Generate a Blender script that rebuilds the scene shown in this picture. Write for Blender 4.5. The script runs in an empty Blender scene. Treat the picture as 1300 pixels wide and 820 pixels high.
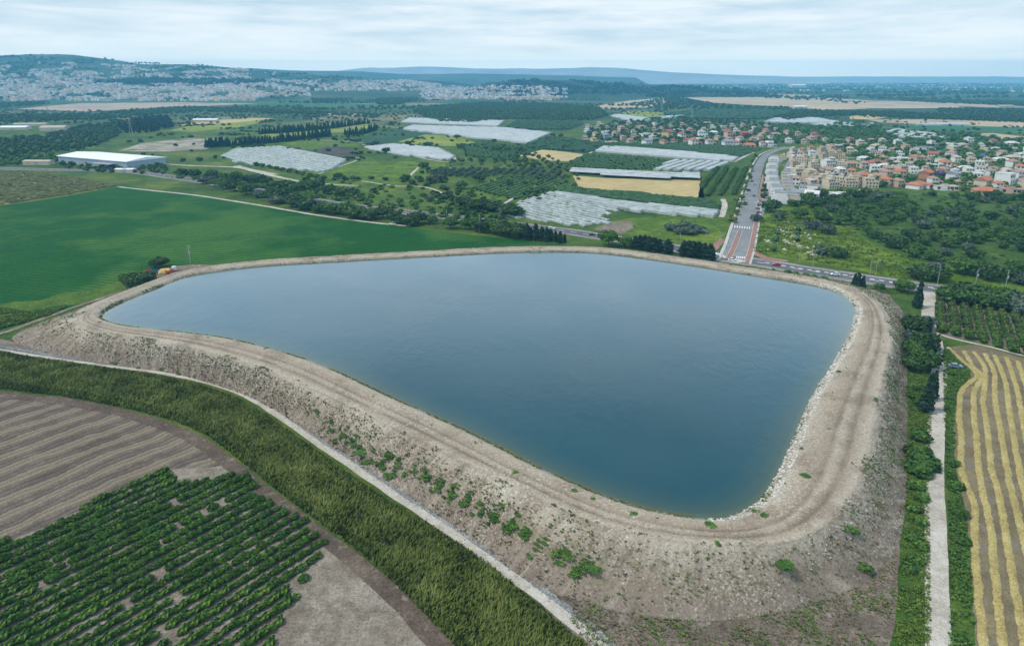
# Aerial view over an irrigation reservoir, farmland, villages and hills - Blender 4.5
import bpy, bmesh, math, random
import numpy as np
from mathutils import Vector, noise as mnoise

random.seed(7)
rng = np.random.default_rng(7)
SC = bpy.context.scene
COL = SC.collection
R = math.radians

# ------------------------------------------------------------------ camera frame and ground shape
H, PITCH, F = 100.0, R(17.2), 867.0        # drone height above the lowest field, tilt, focal length in photo pixels
CP, SP = math.cos(PITCH), math.sin(PITCH)
WATER_Z = 8.0
GY0, GY1, GZ = 230.0, 400.0, 6.0

def g(y):
    """ground height: the land climbs six metres away from the camera beside the reservoir"""
    t = min(1.0, max(0.0, (y - GY0) / (GY1 - GY0)))
    return GZ * t * t * (3 - 2 * t)

def at(px, py, z=None):
    """world point under a photo pixel, on the ground (or at height z)"""
    a, b = (px - 650) / F, (365 - py) / F
    dx, dy, dz = a, CP + b * SP, -SP + b * CP
    if z is not None:
        t = (z - H) / dz
        return Vector((dx * t, dy * t, z))
    zz = 0.0
    lo, hi = 0.0, 200000.0
    for _ in range(60):
        t = (lo + hi) / 2
        if H + dz * t > g(dy * t): lo = t
        else: hi = t
    return Vector((dx * lo, dy * lo, g(dy * lo)))

def P2(px, py):
    v = at(px, py); return (v.x, v.y)

def project(v):
    """photo pixel of a world point"""
    x, y, z = v[0], v[1], v[2] - H
    d = y * CP - z * SP
    u = y * SP + z * CP
    return 650 + F * x / d, 365 - F * u / d

# ------------------------------------------------------------------ object helpers
def link(o):
    COL.objects.link(o); return o

def tag(o, label=None, cat=None, group=None, kind=None):
    if label: o['label'] = label
    if cat: o['category'] = cat
    if group: o['group'] = group
    if kind: o['kind'] = kind
    return o

def mesh_from(name, verts, faces, mats=(), mi=None, smooth=False, tint=None, uvs=None):
    me = bpy.data.meshes.new(name)
    me.from_pydata([tuple(v) for v in verts], [], [tuple(f) for f in faces])
    for m in mats: me.materials.append(m)
    if mi is not None: me.polygons.foreach_set('material_index', np.asarray(mi, dtype=np.int32))
    if smooth: me.polygons.foreach_set('use_smooth', np.ones(len(me.polygons), dtype=bool))
    if tint is not None:
        at_ = me.attributes.new('tint', 'FLOAT', 'FACE'); at_.data.foreach_set('value', np.asarray(tint, dtype=np.float32))
    if uvs is not None:
        uv = me.uv_layers.new(name='UVMap')
        li = np.empty(len(me.loops), dtype=np.int32); me.loops.foreach_get('vertex_index', li)
        uv.data.foreach_set('uv', np.asarray(uvs, dtype=np.float32)[li].ravel())
    me.update()
    return me

def obj(name, me, parent=None, loc=None, rz=0.0, sc=None):
    o = link(bpy.data.objects.new(name, me))
    if parent: o.parent = parent
    if loc is not None: o.location = loc
    if rz: o.rotation_euler = (0, 0, rz)
    if sc is not None: o.scale = sc if hasattr(sc, '__len__') else (sc, sc, sc)
    return o

def empty(name, loc=(0, 0, 0), rz=0.0):
    o = link(bpy.data.objects.new(name, None)); o.empty_display_size = 0.5
    o.location = loc; o.rotation_euler = (0, 0, rz)
    return o

def kids(o, _c={}):
    return o.children

def copy_tree(root, loc, rz=0.0, sc=1.0):
    """copy of a thing with copies of its parts and sub-parts (mesh data shared)"""
    r = root.copy(); link(r)
    r.location = loc; r.rotation_euler = (0, 0, rz)
    r.scale = sc if hasattr(sc, '__len__') else (sc, sc, sc)
    for ch in PARTS[root.name]:
        c = ch.copy(); link(c); c.parent = r
        for s in PARTS.get(ch.name, ()):
            d = s.copy(); link(d); d.parent = c
    return r
PARTS = {}
def part(name, me, parent, loc=None, rz=0.0):
    o = obj(name, me, parent, loc, rz)
    PARTS.setdefault(parent.name, []).append(o)
    return o

# a small mesh collector
class MB:
    def __init__(s): s.v, s.f, s.m = [], [], []
    def add(s, verts, faces, mi=0):
        b = len(s.v); s.v += [tuple(v) for v in verts]
        for f in faces: s.f.append(tuple(i + b for i in f)); s.m.append(mi)
    def box(s, x0, x1, y0, y1, z0, z1, mi=0, rz=0.0, c=(0, 0), bottom=True):
        pts = [(x0,y0,z0),(x1,y0,z0),(x1,y1,z0),(x0,y1,z0),(x0,y0,z1),(x1,y0,z1),(x1,y1,z1),(x0,y1,z1)]
        if rz:
            ca, sa = math.cos(rz), math.sin(rz)
            pts = [(c[0]+x*ca-y*sa, c[1]+x*sa+y*ca, z) for x,y,z in pts]
        fs = [(4,5,6,7),(0,1,5,4),(1,2,6,5),(2,3,7,6),(3,0,4,7)]
        if bottom: fs.append((3,2,1,0))
        s.add(pts, fs, mi)
    def tube(s, p, q, r0, r1=None, n=6, mi=0):
        r1 = r0 if r1 is None else r1
        p, q = Vector(p), Vector(q); d = (q - p).normalized()
        a = d.orthogonal().normalized(); b = d.cross(a)
        ring = lambda c, r: [c + (a*math.cos(2*math.pi*k/n) + b*math.sin(2*math.pi*k/n))*r for k in range(n)]
        vs = ring(p, r0) + ring(q, r1)
        fs = [(k, (k+1)%n, n+(k+1)%n, n+k) for k in range(n)] + [tuple(range(n-1,-1,-1)), tuple(range(n, 2*n))]
        s.add(vs, fs, mi)
    def mesh(s, name, *mats, smooth=False):
        return mesh_from(name, s.v, s.f, mats, s.m if len(mats) > 1 else None, smooth)

def smooth_path(pts, step, closed=False):
    """Catmull-Rom through points (any dimension), resampled"""
    pts = [np.asarray(p, dtype=float) for p in pts]; n = len(pts); out = []
    segs = n if closed else n - 1
    for i in range(segs):
        if closed: p0, p1, p2, p3 = pts[(i-1)%n], pts[i], pts[(i+1)%n], pts[(i+2)%n]
        else: p0, p1, p2, p3 = pts[max(i-1,0)], pts[i], pts[i+1], pts[min(i+2,n-1)]
        k = max(1, int(np.linalg.norm((p2-p1)[:2]) / step))
        for j in range(k):
            t = j / k
            out.append(0.5*((2*p1)+(-p0+p2)*t+(2*p0-5*p1+4*p2-p3)*t*t+(-p0+3*p1-3*p2+p3)*t**3))
    if not closed: out.append(pts[-1])
    return out

def in_poly(x, y, poly):
    c = False; n = len(poly); j = n - 1
    for i in range(n):
        xi, yi = poly[i]; xj, yj = poly[j]
        if (yi > y) != (yj > y) and x < (xj-xi)*(y-yi)/(yj-yi)+xi: c = not c
        j = i
    return c

def sheet(name, px, off, mat, rough=0.0, kind='structure', world=False):
    """a field: polygon given in photo pixels, laid on the ground and following it"""
    pts = [np.array(p if world else P2(*p)) for p in px]
    n = len(pts); out = []
    for i in range(n):
        a, b = pts[i], pts[(i+1) % n]; L = np.linalg.norm(b-a)
        if rough <= 0: out.append(a); continue
        k = max(1, int(L / max(4.0, rough*2.5)))
        d = (b-a)/max(L,1e-6); nn = np.array([-d[1], d[0]])
        for j in range(k):
            t = j/k; q = a+(b-a)*t
            w = min(1, 4*t*(1-t)+0.2)
            out.append(q + nn*rough*w*mnoise.noise(Vector((q[0]/(rough*8), q[1]/(rough*8), off))))
    bm = bmesh.new()
    f = bm.faces.new([bm.verts.new((p[0], p[1], 0)) for p in out])
    bm.normal_update()
    if f.normal.z < 0: f.normal_flip()
    bmesh.ops.triangulate(bm, faces=bm.faces[:])
    ys = [p[1] for p in out]
    for k in range(46):
        y = 225 + 4*k
        if min(ys) < y < max(ys):
            bmesh.ops.bisect_plane(bm, geom=bm.verts[:]+bm.edges[:]+bm.faces[:], plane_co=(0, y, 0), plane_no=(0, 1, 0), dist=1e-4)
    for v in bm.verts: v.co.z = g(v.co.y) + off
    me = bpy.data.meshes.new(name); bm.to_mesh(me); bm.free()
    me.materials.append(mat)
    o = obj(name, me); o['kind'] = kind
    return o

def strip(name, px, width, off, mat, kind='structure', step=3.0, world=False, lift=0.0, zf=None, wob=0.0):
    """a road or track along a path of photo pixels; width a number or (start, end)"""
    pts = smooth_path([np.array(p[:2] if world else P2(*p[:2])) for p in px], step)
    n = len(pts); vs, fs, uv = [], [], []; L = 0
    wid = width if hasattr(width, '__len__') else (width, width)
    na = 4
    for i, p in enumerate(pts):
        d = pts[min(i+1,n-1)] - pts[max(i-1,0)]; d /= max(np.linalg.norm(d), 1e-9)
        nn = np.array([-d[1], d[0]])
        if i: L += np.linalg.norm(p - pts[i-1])
        w = wid[0] + (wid[1]-wid[0])*i/max(1,n-1)
        for k in range(na+1):
            t = k/na - 0.5
            ww = w*(1+wob*mnoise.noise(Vector((L/7, k*3.7, off*10)))) if k in (0,na) else w
            q = p + nn*ww*t
            z = (g(q[1]) if zf is None else zf(q[0], q[1])) + off + lift*(1-abs(2*t))
            vs.append((q[0], q[1], z)); uv.append((L, t*w))
        if i:
            b = (na+1)*(i-1); c = (na+1)*i
            for k in range(na): fs.append((b+k+1, b+k, c+k, c+k+1))
    me = mesh_from(name, vs, fs, [mat], uvs=uv)
    o = obj(name, me)
    if kind: o['kind'] = kind
    return o

# ------------------------------------------------------------------ materials
class NT:
    def __init__(s, m):
        s.t = m.node_tree; s.t.nodes.clear()
    def n(s, typ, **kw):
        nd = s.t.nodes.new(typ)
        for k, v in kw.items():
            if k.startswith('_'): setattr(nd, k[1:], v)
            else:
                key = k.replace('__', ' ')
                nd.inputs[key].default_value = v
        return nd
    def l(s, a, b): s.t.links.new(a, b)

def new_mat(name):
    m = bpy.data.materials.new(name); m.use_nodes = True
    return m, NT(m)

def c4(c): return (c[0], c[1], c[2], 1.0)

def finish(nt, colour, rough=0.9, bump=None, bstr=0.5, bdist=0.1, spec=0.2, metal=0.0):
    b = nt.n('ShaderNodeBsdfPrincipled'); o = nt.n('ShaderNodeOutputMaterial')
    b.inputs['Roughness'].default_value = rough; b.inputs['Specular IOR Level'].default_value = spec
    b.inputs['Metallic'].default_value = metal
    if isinstance(colour, tuple): b.inputs['Base Color'].default_value = c4(colour)
    else: nt.l(colour, b.inputs['Base Color'])
    if bump is not None:
        bn = nt.n('ShaderNodeBump'); bn.inputs['Strength'].default_value = bstr; bn.inputs['Distance'].default_value = bdist
        nt.l(bump, bn.inputs['Height']); nt.l(bn.outputs[0], b.inputs['Normal'])
    nt.l(b.outputs[0], o.inputs[0])
    return b

def noise_tex(nt, vec, size, detail=4.0, rough=0.6, dist=0.0):
    n = nt.n('ShaderNodeTexNoise'); n.inputs['Scale'].default_value = 1.0/size
    n.inputs['Detail'].default_value = detail; n.inputs['Roughness'].default_value = rough; n.inputs['Distortion'].default_value = dist
    nt.l(vec, n.inputs['Vector']); return n.outputs['Fac']

def ramp(nt, fac, stops, interp='LINEAR'):
    r = nt.n('ShaderNodeValToRGB'); r.color_ramp.interpolation = interp
    e = r.color_ramp.elements
    while len(e) > 1: e.remove(e[-1])
    for i, (p, c) in enumerate(stops):
        el = e[0] if i == 0 else e.new(p)
        el.position = p; el.color = c4(c) if len(c) == 3 else c
    nt.l(fac, r.inputs[0]); return r.outputs[0]

def mixc(nt, fac, a, b, mode='MIX'):
    m = nt.n('ShaderNodeMix', _data_type='RGBA', _blend_type=mode)
    if isinstance(fac, (int, float)): m.inputs[0].default_value = fac
    else: nt.l(fac, m.inputs[0])
    for s, v in ((6, a), (7, b)):
        if isinstance(v, tuple): m.inputs[s].default_value = c4(v)
        else: nt.l(v, m.inputs[s])
    return m.outputs[2]

def maths(nt, op, a, b=None, clamp=False):
    m = nt.n('ShaderNodeMath', _operation=op, _use_clamp=clamp)
    for i, v in ((0, a), (1, b)):
        if v is None: continue
        if isinstance(v, (int, float)): m.inputs[i].default_value = v
        else: nt.l(v, m.inputs[i])
    return m.outputs[0]

def world_pos(nt): return nt.n('ShaderNodeNewGeometry').outputs['Position']

def grey(v): return (v, v, v)

def ground_mat(name, c1, c2, c3, big=30.0, mid=6.0, fine=0.8, patch=None, rows=None, bump=0.15, fine_amt=0.35, seedoff=0.0):
    """mottled soil or crop: three colours over two noise sizes, a fine speckle, optional patches and rows
       patch = (colour, size, threshold); rows = (dx, dy, spacing, colour, amount[, wobble])"""
    m, nt = new_mat(name)
    pos = world_pos(nt)
    if seedoff:
        va = nt.n('ShaderNodeVectorMath', _operation='ADD'); va.inputs[1].default_value = (seedoff, seedoff*1.7, 0); nt.l(pos, va.inputs[0]); pos = va.outputs[0]
    nb = noise_tex(nt, pos, big, 5, 0.6)
    nm = noise_tex(nt, pos, mid, 5, 0.65)
    nf = noise_tex(nt, pos, fine, 3, 0.7)
    mix = maths(nt, 'ADD', maths(nt, 'MULTIPLY', nb, 0.55), maths(nt, 'MULTIPLY', nm, 0.45))
    col = ramp(nt, mix, [(0.36, c1), (0.5, c2), (0.63, c3)])
    if patch:
        pn = noise_tex(nt, pos, patch[1], 5, 0.62)
        pf = ramp(nt, pn, [(patch[2]-0.04, grey(0)), (patch[2]+0.05, grey(1))])
        col = mixc(nt, pf, col, patch[0])
    h = nf
    if rows:
        dx, dy, sp, rc, amt = rows[:5]; wob = rows[5] if len(rows) > 5 else 0.5
        dp = nt.n('ShaderNodeVectorMath', _operation='DOT_PRODUCT'); dp.inputs[1].default_value = (-dy, dx, 0); nt.l(pos, dp.inputs[0])
        d = maths(nt, 'ADD', maths(nt, 'MULTIPLY', dp.outputs['Value'], 1.0/sp), maths(nt, 'MULTIPLY', noise_tex(nt, pos, sp*2.5, 2), wob))
        w = maths(nt, 'ADD', maths(nt, 'MULTIPLY', maths(nt, 'SINE', maths(nt, 'MULTIPLY', d, 2*math.pi)), 0.5), 0.5)
        w2 = maths(nt, 'ADD', w, maths(nt, 'MULTIPLY', maths(nt, 'SUBTRACT', nm, 0.5), 1.1))
        rf = ramp(nt, w2, [(0.38, grey(0)), (0.68, grey(amt))])
        col = mixc(nt, rf, col, rc)
        if len(rows) > 6:
            f2 = maths(nt, 'ADD', maths(nt, 'SINE', maths(nt, 'MULTIPLY', d, 2*math.pi*rows[6])), maths(nt, 'MULTIPLY', maths(nt, 'SUBTRACT', nm, 0.5), 3.0))
            col = mixc(nt, 1.0, col, ramp(nt, f2, [(0.0, grey(1.06)), (0.9, grey(0.74))]), 'MULTIPLY')
        h = maths(nt, 'ADD', h, w)
    dark = ramp(nt, nf, [(0.32, grey(1-fine_amt)), (0.68, grey(1+fine_amt*0.6))])
    col = mixc(nt, 1.0, col, dark, 'MULTIPLY')
    finish(nt, col, 0.95, h, 0.6, bump, 0.1)
    return m

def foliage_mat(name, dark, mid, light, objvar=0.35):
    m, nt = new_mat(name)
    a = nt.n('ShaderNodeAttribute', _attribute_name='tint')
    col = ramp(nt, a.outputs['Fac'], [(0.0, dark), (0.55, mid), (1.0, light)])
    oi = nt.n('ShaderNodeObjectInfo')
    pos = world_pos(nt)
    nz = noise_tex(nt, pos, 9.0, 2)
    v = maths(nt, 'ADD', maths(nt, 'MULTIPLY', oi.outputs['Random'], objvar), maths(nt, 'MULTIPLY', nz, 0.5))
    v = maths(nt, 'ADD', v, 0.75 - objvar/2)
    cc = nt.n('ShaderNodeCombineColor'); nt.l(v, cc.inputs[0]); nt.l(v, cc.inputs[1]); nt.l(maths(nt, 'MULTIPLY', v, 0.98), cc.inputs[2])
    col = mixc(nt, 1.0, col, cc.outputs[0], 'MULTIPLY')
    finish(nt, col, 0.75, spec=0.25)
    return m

def plain_mat(name, c, rough=0.6, var=0.12, size=1.5, spec=0.3, metal=0.0, bump=0.0):
    m, nt = new_mat(name)
    tc = nt.n('ShaderNodeTexCoord')
    nz = noise_tex(nt, tc.outputs['Object'], size, 5, 0.65)
    d = ramp(nt, nz, [(0.3, tuple(x*(1-var) for x in c)), (0.7, tuple(min(1, x*(1+var)) for x in c))])
    finish(nt, d, rough, nz if bump else None, 0.4, bump or 0.01, spec, metal)
    return m
EXPOSURE = 0.25
SUN_E = 2.6
HAZE = 1.2e-4
HAZE_COL = (0.16, 0.56, 0.90)
SKY_UP = 0.66
SKY_LO, SKY_MID, SKY_HI, SKY_HOR = (0.54, 0.67, 0.77), (0.71, 0.79, 0.84), (0.90, 0.92, 0.93), (2.1, 1.85, 1.4)
WATER_C1, WATER_C2 = (0.002, 0.044, 0.062), (0.004, 0.056, 0.078)
# ------------------------------------------------------------------ camera, sky, sun, air
cam = bpy.data.cameras.new('camera'); camo = link(bpy.data.objects.new('camera', cam))
cam.sensor_width = 36; cam.lens = 36*F/1300; cam.shift_y = -45/1300
cam.clip_start = 0.5; cam.clip_end = 60000
camo.location = (0, 0, H); camo.rotation_euler = (math.pi/2 - PITCH, 0, 0)
SC.camera = camo
SC.view_settings.view_transform = 'Standard'; SC.view_settings.look = 'None'
SC.view_settings.exposure = EXPOSURE; SC.view_settings.gamma = 1; SC.view_settings.use_curve_mapping = False
SC.cycles.use_denoising = True
try: SC.cycles.denoiser = 'OPENIMAGEDENOISE'
except Exception: pass
SC.cycles.max_bounces = 6; SC.cycles.diffuse_bounces = 3; SC.cycles.glossy_bounces = 3
SC.cycles.volume_bounces = 1; SC.cycles.transparent_max_bounces = 8
SC.cycles.sample_clamp_indirect = 4.0

SUN_EL, SUN_AZ = R(57), R(-103)            # azimuth from +Y (view direction) towards +X: the sun stands to the side, over the green field
w = bpy.data.worlds.new('World'); SC.world = w; w.use_nodes = True
nt = NT(w)
sky = nt.n('ShaderNodeTexSky', _sky_type='NISHITA'); sky.sun_disc = False
sky.sun_elevation = SUN_EL; sky.sun_rotation = SUN_AZ; sky.altitude = 100; sky.dust_density = 2.0
tc = nt.n('ShaderNodeTexCoord')
mp = nt.n('ShaderNodeMapping'); mp.inputs['Scale'].default_value = (6.5, 6.5, 62.0); nt.l(tc.outputs['Generated'], mp.inputs[0])
cl = noise_tex(nt, mp.outputs[0], 1.0, 6, 0.55, 0.3)
mp2 = nt.n('ShaderNodeMapping'); mp2.inputs['Scale'].default_value = (2.2, 2.2, 20.0); mp2.inputs['Location'].default_value = (4.3, 1.0, 2.0); nt.l(tc.outputs['Generated'], mp2.inputs[0])
cl2 = noise_tex(nt, mp2.outputs[0], 1.0, 4, 0.5)
cf = maths(nt, 'ADD', maths(nt, 'MULTIPLY', cl, 0.6), maths(nt, 'MULTIPLY', cl2, 0.4))
cloud = ramp(nt, cf, [(0.38, SKY_LO), (0.48, SKY_MID), (0.58, SKY_HI)])
sx = nt.n('ShaderNodeSeparateXYZ'); nt.l(tc.outputs['Generated'], sx.inputs[0])
hor = ramp(nt, sx.outputs[2], [(0.0, grey(1)), (0.017, grey(1)), (0.03, grey(0.42)), (0.055, grey(0.12)), (0.10, grey(0))])      # horizon sky brightened to make up for what the haze box absorbs
cloud = mixc(nt, hor, cloud, SKY_HOR)
thin = ramp(nt, cf, [(0.36, grey(0.86)), (0.5, grey(0.95))])
cloudx = nt.n('ShaderNodeVectorMath', _operation='SCALE'); nt.l(cloud, cloudx.inputs[0]); cloudx.inputs['Scale'].default_value = 10.0
skc = mixc(nt, thin, sky.outputs[0], cloudx.outputs[0])
up_ = ramp(nt, sx.outputs[2], [(0.10, grey(1.0)), (0.17, (1.25, 1.38, 1.5)), (0.27, (1.85, 2.05, 2.3)), (0.37, (1.45, 1.65, 1.85)), (0.46, (1.0, 1.15, 1.3)), (0.60, (SKY_UP*0.86, SKY_UP*0.98, SKY_UP*1.10))])      # unseen bright sky band added to lift the water's reflection; thinner cloud overhead
skc = mixc(nt, 1.0, skc, up_, 'MULTIPLY')
bg = nt.n('ShaderNodeBackground'); bg.inputs['Strength'].default_value = 0.1
nt.l(skc, bg.inputs[0])
wo = nt.n('ShaderNodeOutputWorld'); nt.l(bg.outputs[0], wo.inputs[0])

sl = bpy.data.lights.new('sun', 'SUN'); sl.energy = SUN_E; sl.angle = R(10); sl.color = (1.0, 0.93, 0.82)
so = link(bpy.data.objects.new('sun', sl))
sd = Vector((math.sin(SUN_AZ)*math.cos(SUN_EL), math.cos(SUN_AZ)*math.cos(SUN_EL), math.sin(SUN_EL)))
so.rotation_euler = sd.to_track_quat('Z', 'Y').to_euler(); so.location = (0, 0, 300)

if HAZE > 0:
    hm = bpy.data.materials.new('haze'); hm.use_nodes = True
    hn = NT(hm)
    pv = hn.n('ShaderNodeVolumePrincipled'); pv.inputs['Color'].default_value = c4(HAZE_COL)
    pv.inputs['Density'].default_value = HAZE; pv.inputs['Anisotropy'].default_value = 0.0
    ho = hn.n('ShaderNodeOutputMaterial'); hn.l(pv.outputs[0], ho.inputs['Volume'])
    mb = MB(); mb.box(-11500, 11500, -400, 12600, -2.0, 335)
    hz_o = obj('haze', mb.mesh('haze', hm)); hz_o['kind'] = 'stuff'

# ------------------------------------------------------------------ the ground sheet
def make_ground():
    m, nt = new_mat('ground')
    pos = world_pos(nt)
    nb = noise_tex(nt, pos, 60, 6, 0.62); nm = noise_tex(nt, pos, 9, 5, 0.65); nf = noise_tex(nt, pos, 1.1, 3, 0.7)
    mix = maths(nt, 'ADD', maths(nt, 'MULTIPLY', nb, 0.6), maths(nt, 'MULTIPLY', nm, 0.4))
    near = ramp(nt, mix, [(0.36, (0.022, 0.054, 0.012)), (0.45, (0.045, 0.090, 0.015)), (0.53, (0.072, 0.120, 0.018)), (0.60, (0.125, 0.15, 0.03)), (0.68, (0.20, 0.17, 0.075))])
    # farmland patchwork of the far plain
    mp = nt.n('ShaderNodeMapping'); mp.inputs['Scale'].default_value = (1/420, 1/230, 0.0); mp.inputs['Rotation'].default_value = (0, 0, 0.22); nt.l(pos, mp.inputs[0])
    vo = nt.n('ShaderNodeTexVoronoi', _distance='MANHATTAN'); vo.inputs['Scale'].default_value = 1.0; nt.l(mp.outputs[0], vo.inputs['Vector'])
    sc_ = nt.n('ShaderNodeSeparateColor'); nt.l(vo.outputs['Color'], sc_.inputs[0])
    far = ramp(nt, sc_.outputs[0], [(0.0, (0.024, 0.058, 0.034)), (0.36, (0.048, 0.095, 0.042)), (0.56, (0.075, 0.125, 0.052)), (0.74, (0.12, 0.135, 0.07)), (0.87, (0.30, 0.24, 0.15)), (0.94, (0.05, 0.07, 0.05))], 'CONSTANT')
    far = mixc(nt, 0.35, far, near)
    far = mixc(nt, maths(nt, 'MULTIPLY', ramp(nt, noise_tex(nt, pos, 150, 5, 0.7), [(0.45, grey(0)), (0.6, grey(1))]), 0.65), far, (0.022, 0.05, 0.03))
    sx = nt.n('ShaderNodeSeparateXYZ'); nt.l(pos, sx.inputs[0])
    t = nt.n('ShaderNodeMapRange'); t.inputs[1].default_value = 1250; t.inputs[2].default_value = 1700; nt.l(sx.outputs[1], t.inputs[0])
    col = mixc(nt, t.outputs[0], near, far)
    d = ramp(nt, nf, [(0.3, grey(0.65)), (0.7, grey(1.2))])
    col = mixc(nt, 1.0, col, d, 'MULTIPLY')
    finish(nt, col, 0.95, nf, 0.5, 0.25, 0.1)
    ys = [-380, -100, 60, 150] + [225 + 4*k for k in range(46)] + [500, 700, 1000, 1500, 2200, 3200, 4600, 6500, 9000, 12200]
    xs = [-11200, -8000, -5000, -2600, -1300, -600, -250, 0, 250, 600, 1300, 2600, 5000, 8000, 11200]
    vs = [(x, y, g(y)) for y in ys for x in xs]; nx = len(xs)
    fs = [(j*nx+i, j*nx+i+1, (j+1)*nx+i+1, (j+1)*nx+i) for j in range(len(ys)-1) for i in range(nx-1)]
    o = obj('ground', mesh_from('ground', vs, fs, [m])); o['kind'] = 'structure'
make_ground()

# ------------------------------------------------------------------ hills
HILLS = []
def make_hill(name, sil, yc, y0, y1, mat, nz=0.12, nsize=600, nx=150, ny=40, flat=1.0):
    """a range whose crest stands at distance yc; sil = (px, py) of its skyline"""
    xs = [(p[0]-650)/F*yc for p in sil]; hs = [max(0.0, H - GZ + (97-p[1])/F*yc*1.02) for p in sil]
    x0, x1 = xs[0], xs[-1]
    def hz(x, y):
        if x < x0-1 or x > x1+1 or y < y0-1 or y > y1+1: return None
        top = float(np.interp(x, xs, hs))
        t = (y-y0)/(yc-y0) if y < yc else (y1-y)/(y1-yc)
        t = max(0, min(1, t)); s = t*t*(3-2*t)*(1-flat) + t*flat
        n = mnoise.fractal(Vector((x/nsize, y/nsize, 3.1)), 1.0, 2.1, 5)
        return GZ - 3 + (top+3) * s * (1 + nz*n*(1-0.65*t if y < yc else 1)) 
    vs = []; 
    for j in range(ny+1):
        y = y0 + (y1-y0)*j/ny
        for i in range(nx+1):
            x = x0 + (x1-x0)*i/nx
            vs.append((x, y, hz(x, y)))
    w_ = nx+1
    fs = [(j*w_+i, j*w_+i+1, (j+1)*w_+i+1, (j+1)*w_+i) for j in range(ny) for i in range(nx)]
    o = obj(name, mesh_from(name, vs, fs, [mat], smooth=True)); o['kind'] = 'structure'
    HILLS.append(hz); return hz

def hill_mat(name, c1, c2, c3, size=160):
    m, nt = new_mat(name); pos = world_pos(nt)
    n1 = noise_tex(nt, pos, size, 7, 0.68); n2 = noise_tex(nt, pos, 22, 4, 0.7)
    mix = maths(nt, 'ADD', maths(nt, 'MULTIPLY', n1, 0.65), maths(nt, 'MULTIPLY', n2, 0.35))
    finish(nt, ramp(nt, mix, [(0.36, c1), (0.5, c2), (0.64, c3)]), 0.95, n2, 0.8, 6.0, 0.1)
    return m
m_wooded = hill_mat('wooded_hillside', (0.012, 0.032, 0.022), (0.022, 0.05, 0.03), (0.055, 0.085, 0.045))
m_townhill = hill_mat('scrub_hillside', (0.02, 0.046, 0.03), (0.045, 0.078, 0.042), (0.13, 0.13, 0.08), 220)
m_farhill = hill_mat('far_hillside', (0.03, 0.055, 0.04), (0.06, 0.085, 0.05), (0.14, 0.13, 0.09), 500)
m_palehill = hill_mat('haze_paled_hillside', (0.26, 0.25, 0.22), (0.36, 0.35, 0.31), (0.46, 0.44, 0.40), 500)  # paling by distant haze painted into the base colour
hill_town = make_hill('hill', [(-420,88),(-250,83),(-100,79),(0,77),(50,75),(100,74),(150,77),(200,82),(260,84),(330,90),(430,97),(520,103),(600,112)], 4300, 2750, 6200, m_townhill)
hill_wood = make_hill('hill', [(600,112),(620,104),(640,104),(665,102),(700,102.3),(735,103.8),(790,106.5),(860,109.5),(930,112)], 3900, 3200, 5000, m_wooded, nx=100)
make_hill('hill', [(330,108),(370,101),(420,97.5),(470,98),(520,101),(580,104),(640,112)], 4700, 4100, 5700, m_wooded, nx=80)
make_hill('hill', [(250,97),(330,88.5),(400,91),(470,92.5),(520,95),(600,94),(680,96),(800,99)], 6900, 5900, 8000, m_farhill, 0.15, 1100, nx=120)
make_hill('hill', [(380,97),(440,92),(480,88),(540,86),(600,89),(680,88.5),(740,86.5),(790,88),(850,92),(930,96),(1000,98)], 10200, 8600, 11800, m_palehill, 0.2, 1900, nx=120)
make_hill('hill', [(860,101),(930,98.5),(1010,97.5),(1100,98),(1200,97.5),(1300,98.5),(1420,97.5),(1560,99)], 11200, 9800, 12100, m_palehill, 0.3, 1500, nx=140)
if 0: make_hill('hill', [(880,104),(940,103),(1010,101.5),(1080,102),(1180,101),(1280,102),(1420,103)], 6200, 5400, 7500, m_wooded, 0.3, 900, nx=100)

# ------------------------------------------------------------------ the reservoir
SEC = [  # water edge | crest shoulder | outer toe, photo pixels, going round from the near corner
 ((895,658),(900,690),(918,800)), ((800,640),(770,668),(690,752)), ((700,600),(652,617),(610,694)), ((600,550),(552,567),(503,622)),
 ((500,505),(452,520),(408,560)), ((400,460),(357,475),(333,513)), ((300,432),(272,447),(264,483)), ((220,421),(202,432),(192,470)),
 ((160,414),(142,422),(120,460)), ((133,406),(108,412),(55,449)), ((130,400),(98,404),(14,436)), ((141,391),(112,391),(12,424)),
 ((166,379.5),(142,377),(100,391)), ((210,362),(197,357),(182,362)), ((246,349.5),(236,344),(222,347)), ((330,338.5),(328,333),(326,331)),
 ((450,331),(449,326),(448,324)), ((550,325.5),(550,320.5),(550,318)), ((640,321),(640,316),(640,313.5)), ((720,320),(722,315),(724,312.5)),
 ((770,322.5),(775,317),(780,314.5)), ((850,333),(856,327.5),(862,325)), ((950,348.5),(958,342.5),(964,340)), ((1030,362),(1040,355),(1047,352)),
 ((1066,373),(1082,365.5),(1092,361)), ((1084,388),(1108,379),(1128,374)), ((1085,403),(1122,400),(1150,398)), ((1075,430),(1132,430),(1153,430)),
 ((1055,465),(1123,470),(1153,470)), ((1030,505),(1115,511),(1154,512)), ((1010,550),(1105,560),(1155,560)), ((990,595),(1090,612),(1154,612)),
 ((968,630),(1062,656),(1149,668)), ((938,651),(1003,692),(1118,748)) ]
CREST = 9.6
rings = []
for W_, C_, T_ in SEC:
    wv = np.array(at(*W_, WATER_Z))[:2]; cv = np.array(at(*C_, CREST))[:2]; tv = np.array(at(*T_))[:2]
    rings.append(np.concatenate([wv, cv, tv]))
cen = np.mean([r[:2] for r in rings], axis=0)
rs = np.array(smooth_path(rings, 2.2, closed=True))
NB = len(rs)
wat = rs[:, 0:2]; cre = rs[:, 2:4].copy(); toe = rs[:, 4:6].copy()
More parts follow.
